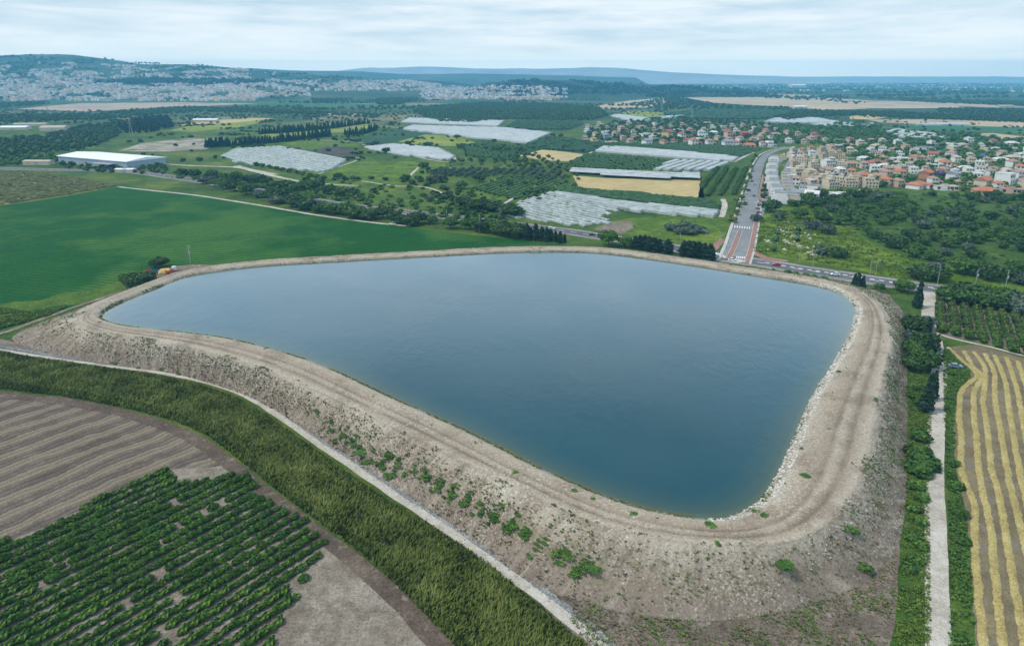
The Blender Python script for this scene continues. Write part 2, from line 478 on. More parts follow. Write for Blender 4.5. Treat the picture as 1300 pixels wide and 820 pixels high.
tang = np.roll(wat, -3, 0) - np.roll(wat, 3, 0); tang /= np.linalg.norm(tang, axis=1)[:, None]
area = 0.5*np.sum(wat[:,0]*np.roll(wat[:,1],-1) - np.roll(wat[:,0],-1)*wat[:,1])
nrm = np.stack([tang[:,1], -tang[:,0]], 1) * (1 if area > 0 else -1)     # outward
for i in range(NB):                                                          # a crest wide enough to drive on, a toe clear of it
    dc = np.dot(cre[i]-wat[i], nrm[i])
    if dc < 6.5: cre[i] = cre[i] + nrm[i]*(6.5-dc)
    dt = np.dot(toe[i]-cre[i], nrm[i])
    if dt < 4.5: toe[i] = toe[i] + nrm[i]*(4.5-dt)
ku = np.array([.25,.5,.25])
for arr in (cre, toe):
    for _ in range(6):
        arr[:] = (np.roll(arr,1,0)+2*arr+np.roll(arr,-1,0))/4
toez = np.array([g(p[1]) for p in toe])
ulen = np.concatenate([[0], np.cumsum(np.linalg.norm(np.diff(wat, axis=0), axis=1))])
NV = 34
V_IN, V_CR = 0.14, 0.52          # across: water edge 0 .. inner shoulder .. outer shoulder .. toe 1
def bank_point(i, v):
    """point of the embankment at section i, across parameter v"""
    f_ = i % 1.0; i = int(i) % NB; j_ = (i+1) % NB
    W_, C_, T_, N_ = (a[i]*(1-f_)+a[j_]*f_ for a in (wat, cre, toe, nrm)); tz = toez[i]*(1-f_)+toez[j_]*f_
    dcr = C_-W_; L = np.linalg.norm(dcr); inn = W_ + dcr*min(0.5, 3.2/L)
    if v < 0: p = W_ - N_*(-v*40); z = WATER_Z + v*22
    elif v < V_IN: t = v/V_IN; p = W_+(inn-W_)*t; z = WATER_Z+(CREST-0.15-WATER_Z)*t
    elif v < V_CR: t = (v-V_IN)/(V_CR-V_IN); p = inn+(C_-inn)*t; z = CREST-0.15+0.3*math.sin(math.pi*t)*0.5
    else:
        t = (v-V_CR)/(1-V_CR); p = C_+(T_-C_)*t; s = t*t*(3-2*t)*0.35+t*0.65; z = CREST+(tz-0.25-CREST)*s
    if v >= 0:
        rough = 0.10 if v < V_CR else 0.32*math.sin(math.pi*min(1,(v-V_CR)/(1-V_CR)))+0.05
        z += rough*mnoise.fractal(Vector((p[0]/3.2, p[1]/3.2, 1.0)), 1.0, 2.0, 3)
        if v > V_CR: z -= 0.55*max(0, mnoise.fractal(Vector(((ulen[i]+f_*2.2)*0.33, v*1.5, 5)), 1.0, 2.0, 3))*math.sin(math.pi*(v-V_CR)/(1-V_CR))
        if V_IN < v < V_CR:                                                 # wheel ruts
            for r0 in (0.30, 0.40): z -= 0.2*math.exp(-((v-r0)/0.022)**2)
    return (p[0], p[1], z)
vlist = [-0.12, -0.05] + [k/(NV-2) for k in range(NV-1)]
vs, fs, uv = [], [], []
for i in range(NB):
    for v in vlist: vs.append(bank_point(i, v)); uv.append((ulen[i]*0.1, v))
nvv = len(vlist)
sgn = area > 0
for i in range(NB):
    for k in range(nvv-1):
        a, b = i*nvv+k, ((i+1)%NB)*nvv+k
        fs.append((a, a+1, b+1, b) if sgn else (a, b, b+1, a+1))

def bank_mat():
    m, nt = new_mat('embankment')
    pos = world_pos(nt)
    uvn = nt.n('ShaderNodeUVMap', _uv_map='UVMap'); sp = nt.n('ShaderNodeSeparateXYZ'); nt.l(uvn.outputs[0], sp.inputs[0])
    n1 = noise_tex(nt, pos, 11, 6, 0.68); n2 = noise_tex(nt, pos, 2.4, 5, 0.7); n3 = noise_tex(nt, pos, 0.55, 4, 0.75); n4 = noise_tex(nt, pos, 28, 4, 0.6)
    v = maths(nt, 'ADD', sp.outputs[1], maths(nt, 'MULTIPLY', maths(nt, 'SUBTRACT', n1, 0.5), 0.16))
    v = maths(nt, 'ADD', v, maths(nt, 'MULTIPLY', maths(nt, 'SUBTRACT', n2, 0.5), 0.07))
    base = ramp(nt, v, [(0.0, (0.13, 0.115, 0.07)), (0.035, (0.22, 0.19, 0.14)), (0.10, (0.38, 0.335, 0.27)), (0.19, (0.33, 0.28, 0.215)),
                        (0.27, (0.285, 0.23, 0.175)), (0.33, (0.35, 0.30, 0.235)), (0.40, (0.27, 0.22, 0.165)), (0.48, (0.37, 0.32, 0.255)),
                        (0.60, (0.35, 0.305, 0.25)), (0.70, (0.295, 0.25, 0.20)), (0.80, (0.235, 0.192, 0.152)), (1.0, (0.20, 0.165, 0.135))])
    # brown soil patches, white rubble, weeds
    brown = ramp(nt, n1, [(0.50, grey(0)), (0.62, grey(0.65))])
    base = mixc(nt, brown, base, (0.20, 0.155, 0.115))
    white = ramp(nt, maths(nt, 'ADD', n3, maths(nt, 'MULTIPLY', maths(nt, 'SUBTRACT', n4, 0.5), 0.5)), [(0.57, grey(0)), (0.70, grey(0.7))])
    base = mixc(nt, white, base, (0.52, 0.48, 0.41))
    mpu = nt.n('ShaderNodeMapping'); mpu.inputs['Scale'].default_value = (5.0, 1.2, 1.0); nt.l(uvn.outputs[0], mpu.inputs[0])
    gul = noise_tex(nt, mpu.outputs[0], 1.0, 5, 0.65)
    base = mixc(nt, maths(nt, 'MULTIPLY', ramp(nt, gul, [(0.50, grey(0)), (0.62, grey(0.6))]), ramp(nt, v, [(0.5, grey(0)), (0.6, grey(1))])), base, (0.135, 0.105, 0.082))
    base = mixc(nt, maths(nt, 'MULTIPLY', ramp(nt, gul, [(0.36, grey(0.5)), (0.46, grey(0))]), ramp(nt, v, [(0.5, grey(0)), (0.6, grey(1))])), base, (0.42, 0.37, 0.30))
    wf = maths(nt, 'MULTIPLY', ramp(nt, n2, [(0.53, grey(0)), (0.62, grey(0.7))]), ramp(nt, v, [(0.52, grey(0)), (0.62, grey(0.9)), (0.80, grey(0.75)), (0.9, grey(0.25))]))
    base = mixc(nt, wf, base, (0.105, 0.115, 0.045))
    rut = ramp(nt, maths(nt, 'ADD', sp.outputs[1], maths(nt, 'MULTIPLY', maths(nt, 'SUBTRACT', n4, 0.5), 0.06)), [(0.27, grey(0)), (0.30, grey(0.85)), (0.33, grey(0)), (0.37, grey(0)), (0.40, grey(0.9)), (0.43, grey(0)), (0.50, grey(0)), (0.535, grey(0.5)), (0.56, grey(0))])
    base = mixc(nt, maths(nt, 'MULTIPLY', rut, ramp(nt, n1, [(0.35, grey(0.1)), (0.55, grey(1))])), base, (0.165, 0.13, 0.098))
    sp3 = ramp(nt, n3, [(0.30, grey(0.62)), (0.5, grey(1)), (0.7, grey(1.16))])
    base = mixc(nt, 1.0, base, sp3, 'MULTIPLY')
    h = maths(nt, 'ADD', maths(nt, 'MULTIPLY', n3, 0.5), n2)
    finish(nt, base, 0.95, h, 0.8, 0.5, 0.1)
    return m
m_bank = bank_mat()
o = obj('embankment', mesh_from('embankment', vs, fs, [m_bank], smooth=True, uvs=uv)); o['kind'] = 'structure'

def bank_at(i, v):
    p = bank_point(int(i) % NB, v); return Vector(p)

# the water, with its shallow rim
def water_mat():
    m, nt = new_mat('water')
    pos = world_pos(nt)
    a = nt.n('ShaderNodeAttribute', _attribute_name='depth')
    big = noise_tex(nt, pos, 90, 3, 0.5)
    deep = ramp(nt, big, [(0.35, WATER_C1), (0.65, WATER_C2)])
    col = mixc(nt, ramp(nt, a.outputs['Fac'], [(0.0, grey(0)), (0.25, grey(0.55)), (1.0, grey(1))]), (0.075, 0.10, 0.06), deep)
    mp = nt.n('ShaderNodeMapping'); mp.inputs['Scale'].default_value = (1.0, 0.55, 1.0); mp.inputs['Rotation'].default_value = (0, 0, 0.35); nt.l(pos, mp.inputs[0])
    w1 = noise_tex(nt, mp.outputs[0], 3.4, 4, 0.6); w2 = noise_tex(nt, mp.outputs[0], 0.8, 2, 0.5)
    wp_ = ramp(nt, noise_tex(nt, pos, 60, 4, 0.55), [(0.38, grey(0.35)), (0.62, grey(1))])
    h = maths(nt, 'MULTIPLY', maths(nt, 'ADD', maths(nt, 'MULTIPLY', w1, 0.8), maths(nt, 'MULTIPLY', w2, 0.2)), wp_)
    b = finish(nt, col, 0.10, h, 0.35, 0.28, 0.5)
    b.inputs['IOR'].default_value = 1.33
    rr = ramp(nt, noise_tex(nt, pos, 45, 4, 0.55), [(0.4, grey(0.07)), (0.62, grey(0.16))])
    nt.l(rr, b.inputs['Roughness'])
    return m
offs = [(-1.2, 0.0), (0.7, 0.12), (2.0, 0.35), (4.5, 0.7), (9.0, 1.0)]
wv, wf, dep = [], [], []
cur = wat.copy()
for k, (d, dp) in enumerate(offs):
    ring = wat - nrm*d
    for _ in range(2+4*k): ring = (np.roll(ring,1,0)+2*ring+np.roll(ring,-1,0))/4
    wv += [(p[0], p[1], WATER_Z) for p in ring]; dep += [dp]*NB
for k in range(len(offs)-1):
    for i in range(NB):
        j = (i+1) % NB
        q = (k*NB+i, k*NB+j, (k+1)*NB+j, (k+1)*NB+i)
        wf.append(q if sgn else q[::-1])
last = [(len(offs)-1)*NB+i for i in range(NB)]
wf.append(tuple(last) if sgn else tuple(last[::-1]))
me = mesh_from('water', wv, wf, [water_mat()])
da = me.attributes.new('depth', 'FLOAT', 'POINT'); da.data.foreach_set('value', np.array(dep, dtype=np.float32))
o = obj('water', me); o['kind'] = 'structure'
# ------------------------------------------------------------------ fields, tracks and roads
def wdir(a, b):
    p, q = np.array(P2(*a)), np.array(P2(*b)); d = q-p; return d/np.linalg.norm(d)

DIR_PL = wdir((0, 692), (218, 595))                # furrows and orchard rows, near field
m_plough = ground_mat('stubble_soil', (0.085, 0.068, 0.055), (0.122, 0.098, 0.080), (0.175, 0.145, 0.115), 14, 3.0, 0.5,
                      patch=((0.085, 0.12, 0.045), 7, 0.70), rows=(DIR_PL[0], DIR_PL[1], 7.6, (0.27, 0.225, 0.16), 0.5, 0.95, 4.0), bump=0.25, fine_amt=0.4)
m_palesoil = ground_mat('pale_soil', (0.14, 0.115, 0.09), (0.21, 0.18, 0.145), (0.31, 0.275, 0.23), 10, 2.5, 0.5, patch=((0.15, 0.12, 0.095), 5, 0.62), bump=0.2, fine_amt=0.4)
m_track = ground_mat('dirt_track', (0.135, 0.105, 0.08), (0.18, 0.145, 0.11), (0.25, 0.21, 0.17), 9, 2.0, 0.5, patch=((0.33, 0.29, 0.24), 4, 0.63), bump=0.1)
m_darktrack = ground_mat('brown_track', (0.075, 0.055, 0.042), (0.11, 0.083, 0.065), (0.165, 0.13, 0.102), 9, 2.0, 0.5, patch=((0.24, 0.20, 0.16), 3, 0.64), bump=0.12)
m_white = ground_mat('white_gravel', (0.32, 0.295, 0.25), (0.43, 0.40, 0.35), (0.50, 0.475, 0.43), 8, 1.6, 0.4, patch=((0.34, 0.31, 0.265), 5, 0.60), bump=0.06, fine_amt=0.2)
m_riprap = ground_mat('riprap', (0.13, 0.135, 0.14), (0.24, 0.245, 0.25), (0.36, 0.36, 0.35), 5, 1.2, 0.45, bump=0.35, fine_amt=0.6)
m_green = ground_mat('green_crop', (0.007, 0.064, 0.009), (0.011, 0.080, 0.011), (0.026, 0.105, 0.014), 90, 14, 0.9,
                     patch=((0.055, 0.135, 0.022), 120, 0.53), rows=(0.966, -0.259, 3.3, (0.005, 0.056, 0.009), 0.6, 0.2), bump=0.3, fine_amt=0.35)
m_vine_floor = ground_mat('vineyard_floor', (0.13, 0.12, 0.05), (0.19, 0.17, 0.075), (0.25, 0.22, 0.105), 20, 4, 0.8)
m_meadow = ground_mat('meadow', (0.042, 0.092, 0.010), (0.085, 0.150, 0.013), (0.17, 0.215, 0.026), 22, 5, 0.7, patch=((0.035, 0.075, 0.022), 12, 0.60), bump=0.35, fine_amt=0.45)
m_waste = ground_mat('waste_ground', (0.16, 0.135, 0.10), (0.29, 0.255, 0.205), (0.42, 0.385, 0.33), 30, 9, 1.5, patch=((0.09, 0.13, 0.045), 24, 0.58), bump=0.2)
m_meadow2 = ground_mat('rough_meadow', (0.036, 0.082, 0.014), (0.070, 0.125, 0.018), (0.135, 0.175, 0.03), 30, 6, 0.8, patch=((0.16, 0.125, 0.08), 26, 0.63), bump=0.3, fine_amt=0.45)
m_verge = ground_mat('verge_grass', (0.028, 0.062, 0.013), (0.05, 0.100, 0.017), (0.09, 0.142, 0.026), 9, 2.2, 0.5, patch=((0.15, 0.15, 0.06), 6, 0.66), bump=0.4, fine_amt=0.45)
m_slopeweed = ground_mat('bare_earth', (0.10, 0.083, 0.066), (0.16, 0.132, 0.105), (0.24, 0.205, 0.165), 9, 2.0, 0.5, patch=((0.30, 0.27, 0.23), 5, 0.66), bump=0.3, fine_amt=0.4)
m_straw = ground_mat('stubble', (0.115, 0.094, 0.058), (0.165, 0.135, 0.080), (0.23, 0.188, 0.108), 16, 3, 0.5, patch=((0.18, 0.155, 0.12), 6, 0.58), bump=0.2, fine_amt=0.35)
m_tan = ground_mat('ripe_field', (0.34, 0.265, 0.12), (0.42, 0.33, 0.155), (0.47, 0.38, 0.19), 60, 8, 1.2, bump=0.2, fine_amt=0.15)
m_tan2 = ground_mat('harvested_field', (0.33, 0.255, 0.16), (0.41, 0.325, 0.21), (0.48, 0.39, 0.27), 130, 20, 2.0, patch=((0.27, 0.20, 0.14), 120, 0.62), bump=0.2, fine_amt=0.1)
m_pink = ground_mat('fallow_field', (0.26, 0.19, 0.15), (0.36, 0.28, 0.22), (0.45, 0.37, 0.29), 160, 30, 2.0, bump=0.2, fine_amt=0.1)
m_bright = ground_mat('bright_field', (0.10, 0.17, 0.03), (0.19, 0.23, 0.04), (0.29, 0.29, 0.06), 60, 12, 1.5, bump=0.2, fine_amt=0.2)
m_dgreen = ground_mat('dark_crop', (0.020, 0.058, 0.028), (0.030, 0.078, 0.034), (0.045, 0.10, 0.038), 60, 10, 1.5, bump=0.3, fine_amt=0.3)
m_fgreen = ground_mat('valley_crop', (0.03, 0.10, 0.045), (0.04, 0.125, 0.05), (0.07, 0.15, 0.055), 120, 30, 2.0, bump=0.2, fine_amt=0.15)
m_dark = ground_mat('ploughed_earth', (0.045, 0.045, 0.04), (0.07, 0.064, 0.055), (0.11, 0.10, 0.085), 20, 5, 1.0, bump=0.3)
m_asphalt = ground_mat('asphalt', (0.085, 0.09, 0.10), (0.105, 0.11, 0.12), (0.13, 0.135, 0.145), 25, 4, 0.6, bump=0.02, fine_amt=0.12)
m_asphalt2 = ground_mat('worn_asphalt', (0.16, 0.165, 0.175), (0.195, 0.20, 0.21), (0.235, 0.24, 0.245), 25, 4, 0.6, bump=0.02, fine_amt=0.12)
m_redpath = ground_mat('red_paving', (0.23, 0.12, 0.10), (0.27, 0.15, 0.125), (0.32, 0.19, 0.16), 12, 3, 0.5, bump=0.02, fine_amt=0.12)
m_kerb = ground_mat('kerb_stone', (0.36, 0.35, 0.33), (0.42, 0.41, 0.39), (0.5, 0.49, 0.47), 10, 2, 0.5, bump=0.02, fine_amt=0.1)
m_shoulder = ground_mat('gravel_shoulder', (0.19, 0.175, 0.155), (0.25, 0.235, 0.21), (0.32, 0.30, 0.27), 12, 3, 0.5, bump=0.04)
m_paint = ground_mat('road_paint', (0.6, 0.6, 0.59), (0.7, 0.7, 0.69), (0.78, 0.78, 0.77), 5, 1.5, 0.3, bump=0.0, fine_amt=0.1)

# near and middle ground, photo pixels
sheet('crop_field_ground', [(-60,270),(0,262),(80,250),(140,239),(165,237),(250,249),(330,262),(400,273),(470,283.5),(540,291.5),(620,301),(690,308),(722,312),(700,316),(640,318),(550,322),
      (450,328),(330,336),(240,349),(200,362),(160,374),(110,388),(60,403),(0,419),(-60,430)], 0.04, m_green, 1.2)
sheet('meadow_ground', [(-60,420),(0,404),(40,394),(75,388),(105,386),(150,372),(190,352),(160,354),(120,368),(80,372),(50,382),(20,383),(-60,395)], 0.09, m_meadow2, 4.5)
sheet('bare_ground', [(172,364),(188,352),(214,339),(245,336),(300,337),(250,345),(215,352),(195,366)], 0.12, m_track, 1.0)
sheet('vineyard_ground', [(-80,214),(60,221),(100,227),(150,236),(80,249),(0,261),(-80,271)], 0.04, m_vine_floor, 0.8)
sheet('stubble_ground', [(-90,488),(0,500),(60,508),(110,515),(165,527),(215,543),(255,561),(300,597),(345,633),(400,675),(450,712),(500,755),(560,820),(560,900),(-200,900),(-200,600)], 0.04, m_plough, 0.7)
sheet('orchard_ground', [(-100,745),(-30,708),(60,668),(130,634),(215,595),(290,590),(318,606),(360,640),(410,680),(470,728),(540,800),(560,860),(330,880),(-120,880)], 0.07, m_palesoil, 1.6)
# ground between the white track and the dam, and the dam's right side
sheet('slope_ground', [(-60,424),(0,430),(60,443),(130,455),(200,462),(270,474),(350,507),(420,552),(500,607),(600,680),(690,735),(720,790),(730,860),(790,860),(660,745),(590,692),(520,642),(440,586),(370,538),(310,502),(250,484),(190,473),(120,463),(60,453),(-60,443)], 0.05, m_slopeweed, 0.8)
sheet('verge_ground', [(1150,362),(1170,366),(1168,400),(1164,440),(1172,470),(1174,520),(1172,570),(1170,620),(1172,680),(1174,740),(1176,860),(1120,860),(1138,745),(1146,680),(1149,620),(1150,560),(1149,500),(1148,440),(1140,400),(1118,376),(1090,365),(1050,357),(960,343),(865,330),(800,320),(800,316),(862,323),(960,338),(1050,352),(1100,360)], 0.05, m_verge, 0.8)
sheet('slope_ground', [(690,712),(740,722),(830,735),(918,742),(1010,735),(1090,718),(1135,690),(1146,675),(1140,760),(1120,870),(740,870)], 0.055, m_slopeweed, 1.2)
sheet('bare_ground', [(1096,368),(1128,372),(1140,392),(1146,430),(1150,500),(1151,600),(1145,680),(1118,745),(1100,750),(1095,750),(1100,720),(1115,620),(1120,500),(1118,430),(1100,392)], 0.06, m_slopeweed, 0.7)
sheet('verge_ground', [(1192,420),(1202,432),(1206,440),(1214,452),(1232,468),(1236,479),(1216,497),(1213,540),(1216,595),(1226,640),(1233,690),(1237,740),(1243,840),(1190,840),(1203,740),(1203,680),(1201,600),(1197,520),(1196,470)], 0.045, m_verge, 0.6)
sheet('stubble_ground', [(1208,440),(1240,438),(1270,446),(1320,460),(1420,480),(1480,600),(1500,860),(1240,860),(1234,740),(1231,690),(1224,640),(1214,597),(1211,545),(1214,500),(1232,478),(1226,466),(1214,453)], 0.055, m_straw, 0.5)
sheet('orchard_ground', [(1186,383),(1210,386),(1300,404),(1400,420),(1420,480),(1320,455),(1270,441),(1230,432),(1196,426)], 0.05, m_palesoil, 0.5)
sheet('meadow_ground', [(952,322),(956,300),(960,275),(985,262),(1040,262),(1075,285),(1110,310),(1160,330),(1240,345),(1300,357),(1330,375),(1240,372),(1180,362),(1080,342),(1000,328)], 0.05, m_meadow, 1.5)
sheet('grove_ground', [(1000,262),(1060,250),(1200,247),(1330,247),(1400,380),(1330,372),(1240,348),(1160,333),(1105,305),(1060,275)], 0.035, m_verge, 1.5)
sheet('meadow_ground', [(764,283),(800,277),(860,274),(915,278),(924,285),(918,312),(900,314),(860,308),(800,298),(755,290)], 0.05, m_meadow, 1.2)
sheet('bare_ground', [(752,291),(775,283),(800,280),(805,290),(790,297),(760,293)], 0.08, m_track, 1.5)

# fields further away
sheet('crop_field_ground', [(715,209),(745,195),(790,197),(850,202),(832,217),(790,217),(740,215)], 0.1, m_meadow2, 1)
sheet('ripe_field_ground', [(727,223),(735,238),(800,244),(860,249),(895,252),(890,229),(820,228),(760,226)], 0.1, m_tan, 1)
sheet('ripe_field_ground', [(654,197),(662,188),(690,190),(742,196),(722,205),(690,204)], 0.1, m_tan, 1.2)
sheet('vineyard_ground', [(700,240),(735,239),(800,245),(860,250),(898,253),(916,262),(915,268),(860,264),(790,256),(720,248)], 0.09, m_verge, 1)
sheet('orchard_ground', [(886,252),(890,225),(915,208),(950,203),(956,210),(944,247)], 0.1, m_verge, 1)
sheet('vineyard_ground', [(600,240),(640,222),(700,225),(735,243),(690,250),(650,254),(600,254)], 0.08, m_meadow, 1.2)
sheet('meadow_ground', [(380,222),(430,205),(465,205),(540,205),(568,206),(556,222),(540,230),(500,235),(440,235),(400,232)], 0.08, m_meadow, 1.2)
sheet('meadow_ground', [(330,215),(380,222),(430,235),(520,240),(560,245),(570,262),(510,262),(430,250),(330,225)], 0.07, m_meadow2, 1.5)
sheet('ploughed_ground', [(398,193),(415,186),(440,187),(456,194),(450,202),(436,203),(415,197)], 0.12, m_dark, 1.2)
sheet('meadow_ground', [(280,196),(320,178),(400,178),(450,180),(460,187),(400,188),(350,188)], 0.08, m_meadow, 1.5)
sheet('ripe_field_ground', [(215,166),(250,158),(300,151.5),(345,152),(310,161),(245,168)], 0.14, m_bright, 1.5)
sheet('ripe_field_ground', [(225,160),(255,154),(320,150),(350,150.5),(300,156)], 0.17, m_tan, 1.5)
sheet('bright_field_ground', [(330,172),(400,158),(462,157),(478,160),(455,167),(400,170),(345,177)], 0.14, m_bright, 1.5)
sheet('crop_field_ground', [(440,180),(490,165),(520,163),(560,168),(520,178),(480,184)], 0.12, m_dgreen, 1.5)
sheet('bright_field_ground', [(505,180),(540,171),(580,174),(610,183),(575,186),(530,184)], 0.13, m_bright, 1.5)
sheet('crop_field_ground', [(585,183),(620,180),(690,190),(655,199),(640,205),(590,200)], 0.11, m_verge, 1.2)
sheet('bare_ground', [(150,192),(180,182),(240,176),(285,176),(282,181),(262,190),(205,193)], 0.13, m_waste, 3)
sheet('crop_field_ground', [(640,163),(655,153),(735,152),(742,158),(722,166),(680,166)], 0.14, m_dgreen, 1)
sheet('crop_field_ground', [(660,188),(690,172),(740,178),(790,184),(770,193),(745,195)], 0.12, m_dgreen, 1)
sheet('bright_field_ground', [(772,147),(800,141),(850,144),(840,148),(800,151)], 0.2, m_bright, 1.5)
sheet('crop_field_ground', [(840,146),(880,139),(960,137),(1010,141),(1000,149),(960,153),(880,152)], 0.18, m_dgreen, 2)
sheet('crop_field_ground', [(1110,163),(1170,158),(1320,163),(1320,172),(1240,168),(1180,166)], 0.2, m_fgreen, 1)
sheet('crop_field_ground', [(1180,167),(1240,169),(1300,178),(1320,186),(1270,186),(1210,178)], 0.2, m_dgreen, 1)
sheet('ripe_field_ground', [(1228,170),(1260,169.5),(1330,177),(1330,182),(1280,178)], 0.26, m_tan2, 1)
sheet('ripe_field_ground', [(1100,152.5),(1180,152),(1330,156),(1330,163),(1220,160),(1120,156)], 0.26, m_tan2, 2)
sheet('ripe_field_ground', [(1078,148),(1110,145.5),(1135,148),(1110,152),(1080,152)], 0.28, m_tan, 2)
sheet('harvested_ground', [(868,124),(900,120),(960,119.5),(1030,121),(1065,125.5),(1120,129),(1180,131),(1225,137),(1170,138),(1110,138),(1050,140.5),(1000,136),(960,134),(905,131)], 0.4, m_tan2, 6)
sheet('harvested_ground', [(750,136),(800,128),(850,124.5),(846,131),(820,137),(770,139)], 0.4, m_tan2, 4)
sheet('harvested_ground', [(1050,127.5),(1150,129),(1250,133),(1320,137),(1260,137),(1150,133)], 0.45, m_pink, 5)
sheet('fallow_ground', [(20,139),(100,131.5),(230,130.5),(330,132),(210,137),(110,142)], 0.4, m_pink, 4)
sheet('valley_field_ground', [(40,131),(60,127.5),(200,127.5),(340,129),(470,133),(560,136.5),(552,141),(440,138),(330,132.5),(220,130)], 0.35, m_fgreen, 4)
sheet('fallow_ground', [(405,147),(425,143),(460,144),(455,149)], 0.3, m_pink, 3)
sheet('fallow_ground', [(600,122),(660,119),(720,121),(700,125)], 0.4, m_tan2, 4)

# tracks
strip('dirt_track', [(-60,492),(0,501),(60,507),(112,515),(166,527),(215,543),(256,563),(300,596),(346,633),(400,675),(450,712),(505,762),(560,820),(600,870)], 4.0, 0.12, m_darktrack, wob=0.25)
strip('gravel_track', [(-60,436),(0,444.5),(60,454),(130,464),(200,473),(258,484.5),(308,501),(352,527),(402,562),(452,595.5),(504,631),(562,669),(622,712),(692,763),(760,818),(800,860)], (1.5, 2.6), 0.12, m_white, wob=0.3)
strip('ditch', [(-60,432),(0,440),(62,450),(132,460),(202,469),(262,480),(312,497),(358,523),(408,557.5),(458,591),(510,626),(569,664),(629,706),(700,757),(770,813),(810,856)], 1.7, 0.10, m_riprap, wob=0.2)
strip('dirt_track', [(-60,436),(0,424),(48,407),(101,388),(152,372),(186,358),(212,350)], 2.6, 0.16, m_track, wob=0.2)
strip('gravel_track', [(1180,369),(1180,385),(1178,400),(1183,420),(1189,440),(1192,470),(1190,520),(1187,570),(1186,620),(1188,680),(1189,735),(1191,800),(1193,860)], (5.0, 4.3), 0.12, m_white, wob=0.07)
strip('dirt_path', [(1190,424),(1206,429),(1240,437),(1270,444),(1320,457),(1420,478)], 1.6, 0.14, m_white, wob=0.3)
strip('dirt_path', [(1193,462),(1205,464),(1222,468)], 1.8, 0.14, m_white, wob=0.3)
strip('dirt_track', [(150,237.5),(200,243),(250,248.5),(330,261),(400,273),(470,282.5),(520,287.5)], 3.2, 0.14, m_white, wob=0.25)
strip('dirt_path', [(460,230),(500,236),(540,238),(565,247)], 2.4, 0.14, m_white, wob=0.3)
strip('dirt_path', [(582,250),(598,257),(603,259)], 2.4, 0.14, m_white, wob=0.3)
strip('dirt_path', [(520,224),(527,217),(531,213)], 2.6, 0.14, m_white, wob=0.3)
strip('dirt_track', [(300,211),(340,222),(385,231),(430,235),(460,236)], (8, 3), 0.14, m_white, wob=0.3)
strip('dirt_track', [(200,208),(250,211),(300,213),(350,222)], (4, 7), 0.16, m_white, wob=0.3)
strip('dirt_path', [(633,262),(645,256),(655,249)], 2.6, 0.14, m_white, wob=0.3)
strip('dirt_path', [(918,253),(920,262),(916,276)], 4.0, 0.14, m_white, wob=0.3)
strip('dirt_path', [(931,206),(945,199),(957,193)], 4.0, 0.16, m_white, wob=0.3)
strip('dirt_path', [(703,204),(742,197),(762,188),(776,184)], 3.0, 0.16, m_white, wob=0.3)
strip('dirt_path', [(405,221),(430,212),(455,203),(450,200)], 2.5, 0.16, m_white, wob=0.3)
strip('dirt_path', [(460,184),(500,192),(540,202),(572,206),(577,200),(568,193)], 3.0, 0.16, m_white, wob=0.3)
strip('dirt_path', [(340,177),(400,178.5),(440,180),(462,182)], 3.0, 0.16, m_white, wob=0.3)
strip('dirt_path', [(482,161),(510,163),(525,167)], 5.0, 0.2, m_white, wob=0.3)

# the main road with its lines, and the avenue up to the town
MAIN = [(-80,211),(0,214),(80,216),(160,218),(240,228),(320,241),(400,255),(460,263.5),(520,270),(600,279),(680,289),(720,294),(757,300),(806,307),(856,315),(906,325.5),(970,334.5),(1020,343),(1071,350.5),(1135,360),(1200,369),(1300,383),(1420,400)]
main_w = [np.array(P2(*p)) for p in MAIN]
def offset_path(path, d, step=4.0):
    pts = smooth_path(path, step); n = len(pts); out = []
    for i, p in enumerate(pts):
        t = pts[min(i+1,n-1)]-pts[max(i-1,0)]; t = t/np.linalg.norm(t)
        out.append(p + np.array([-t[1], t[0]])*d)
    return out
strip('road', main_w, 11.6, 0.16, m_asphalt, world=True)
for d in (6.9, -6.9):
    strip('road_shoulder', offset_path(main_w, d), 2.6, 0.10, m_shoulder, world=True, wob=0.2)
for d in (5.2, -5.2):
    strip('road_marking', offset_path(main_w, d), 0.22, 0.175, m_paint, world=True)
def dashes(name, path, dash, gap, width, off, i0=0.0, i1=1e9):
    pts = smooth_path(path, 0.5); acc = 0.0; vs, fs = [], []; run = []
    for i in range(1, len(pts)):
        L = np.linalg.norm(pts[i]-pts[i-1]); acc += L
        if acc % (dash+gap) < dash and i0 <= acc <= i1: run.append(pts[i])
        elif len(run) > 1:
            a, b = run[0], run[-1]; t = (b-a)/np.linalg.norm(b-a); nn = np.array([-t[1], t[0]])*width/2
            k = len(vs); vs += [(q[0], q[1], g(q[1])+off) for q in (a-nn, b-nn, b+nn, a+nn)]; fs.append((k, k+1, k+2, k+3)); run = []
        else: run = []
    o = obj(name, mesh_from(name, vs, fs, [m_paint])); o['kind'] = 'structure'
dashes('road_marking', main_w, 5.0, 4.0, 0.45, 0.19)
dashes('road_marking', offset_path([np.array(P2(*p)) for p in MAIN[16:21]], 1.4), 2.6, 1.6, 0.9, 0.19)

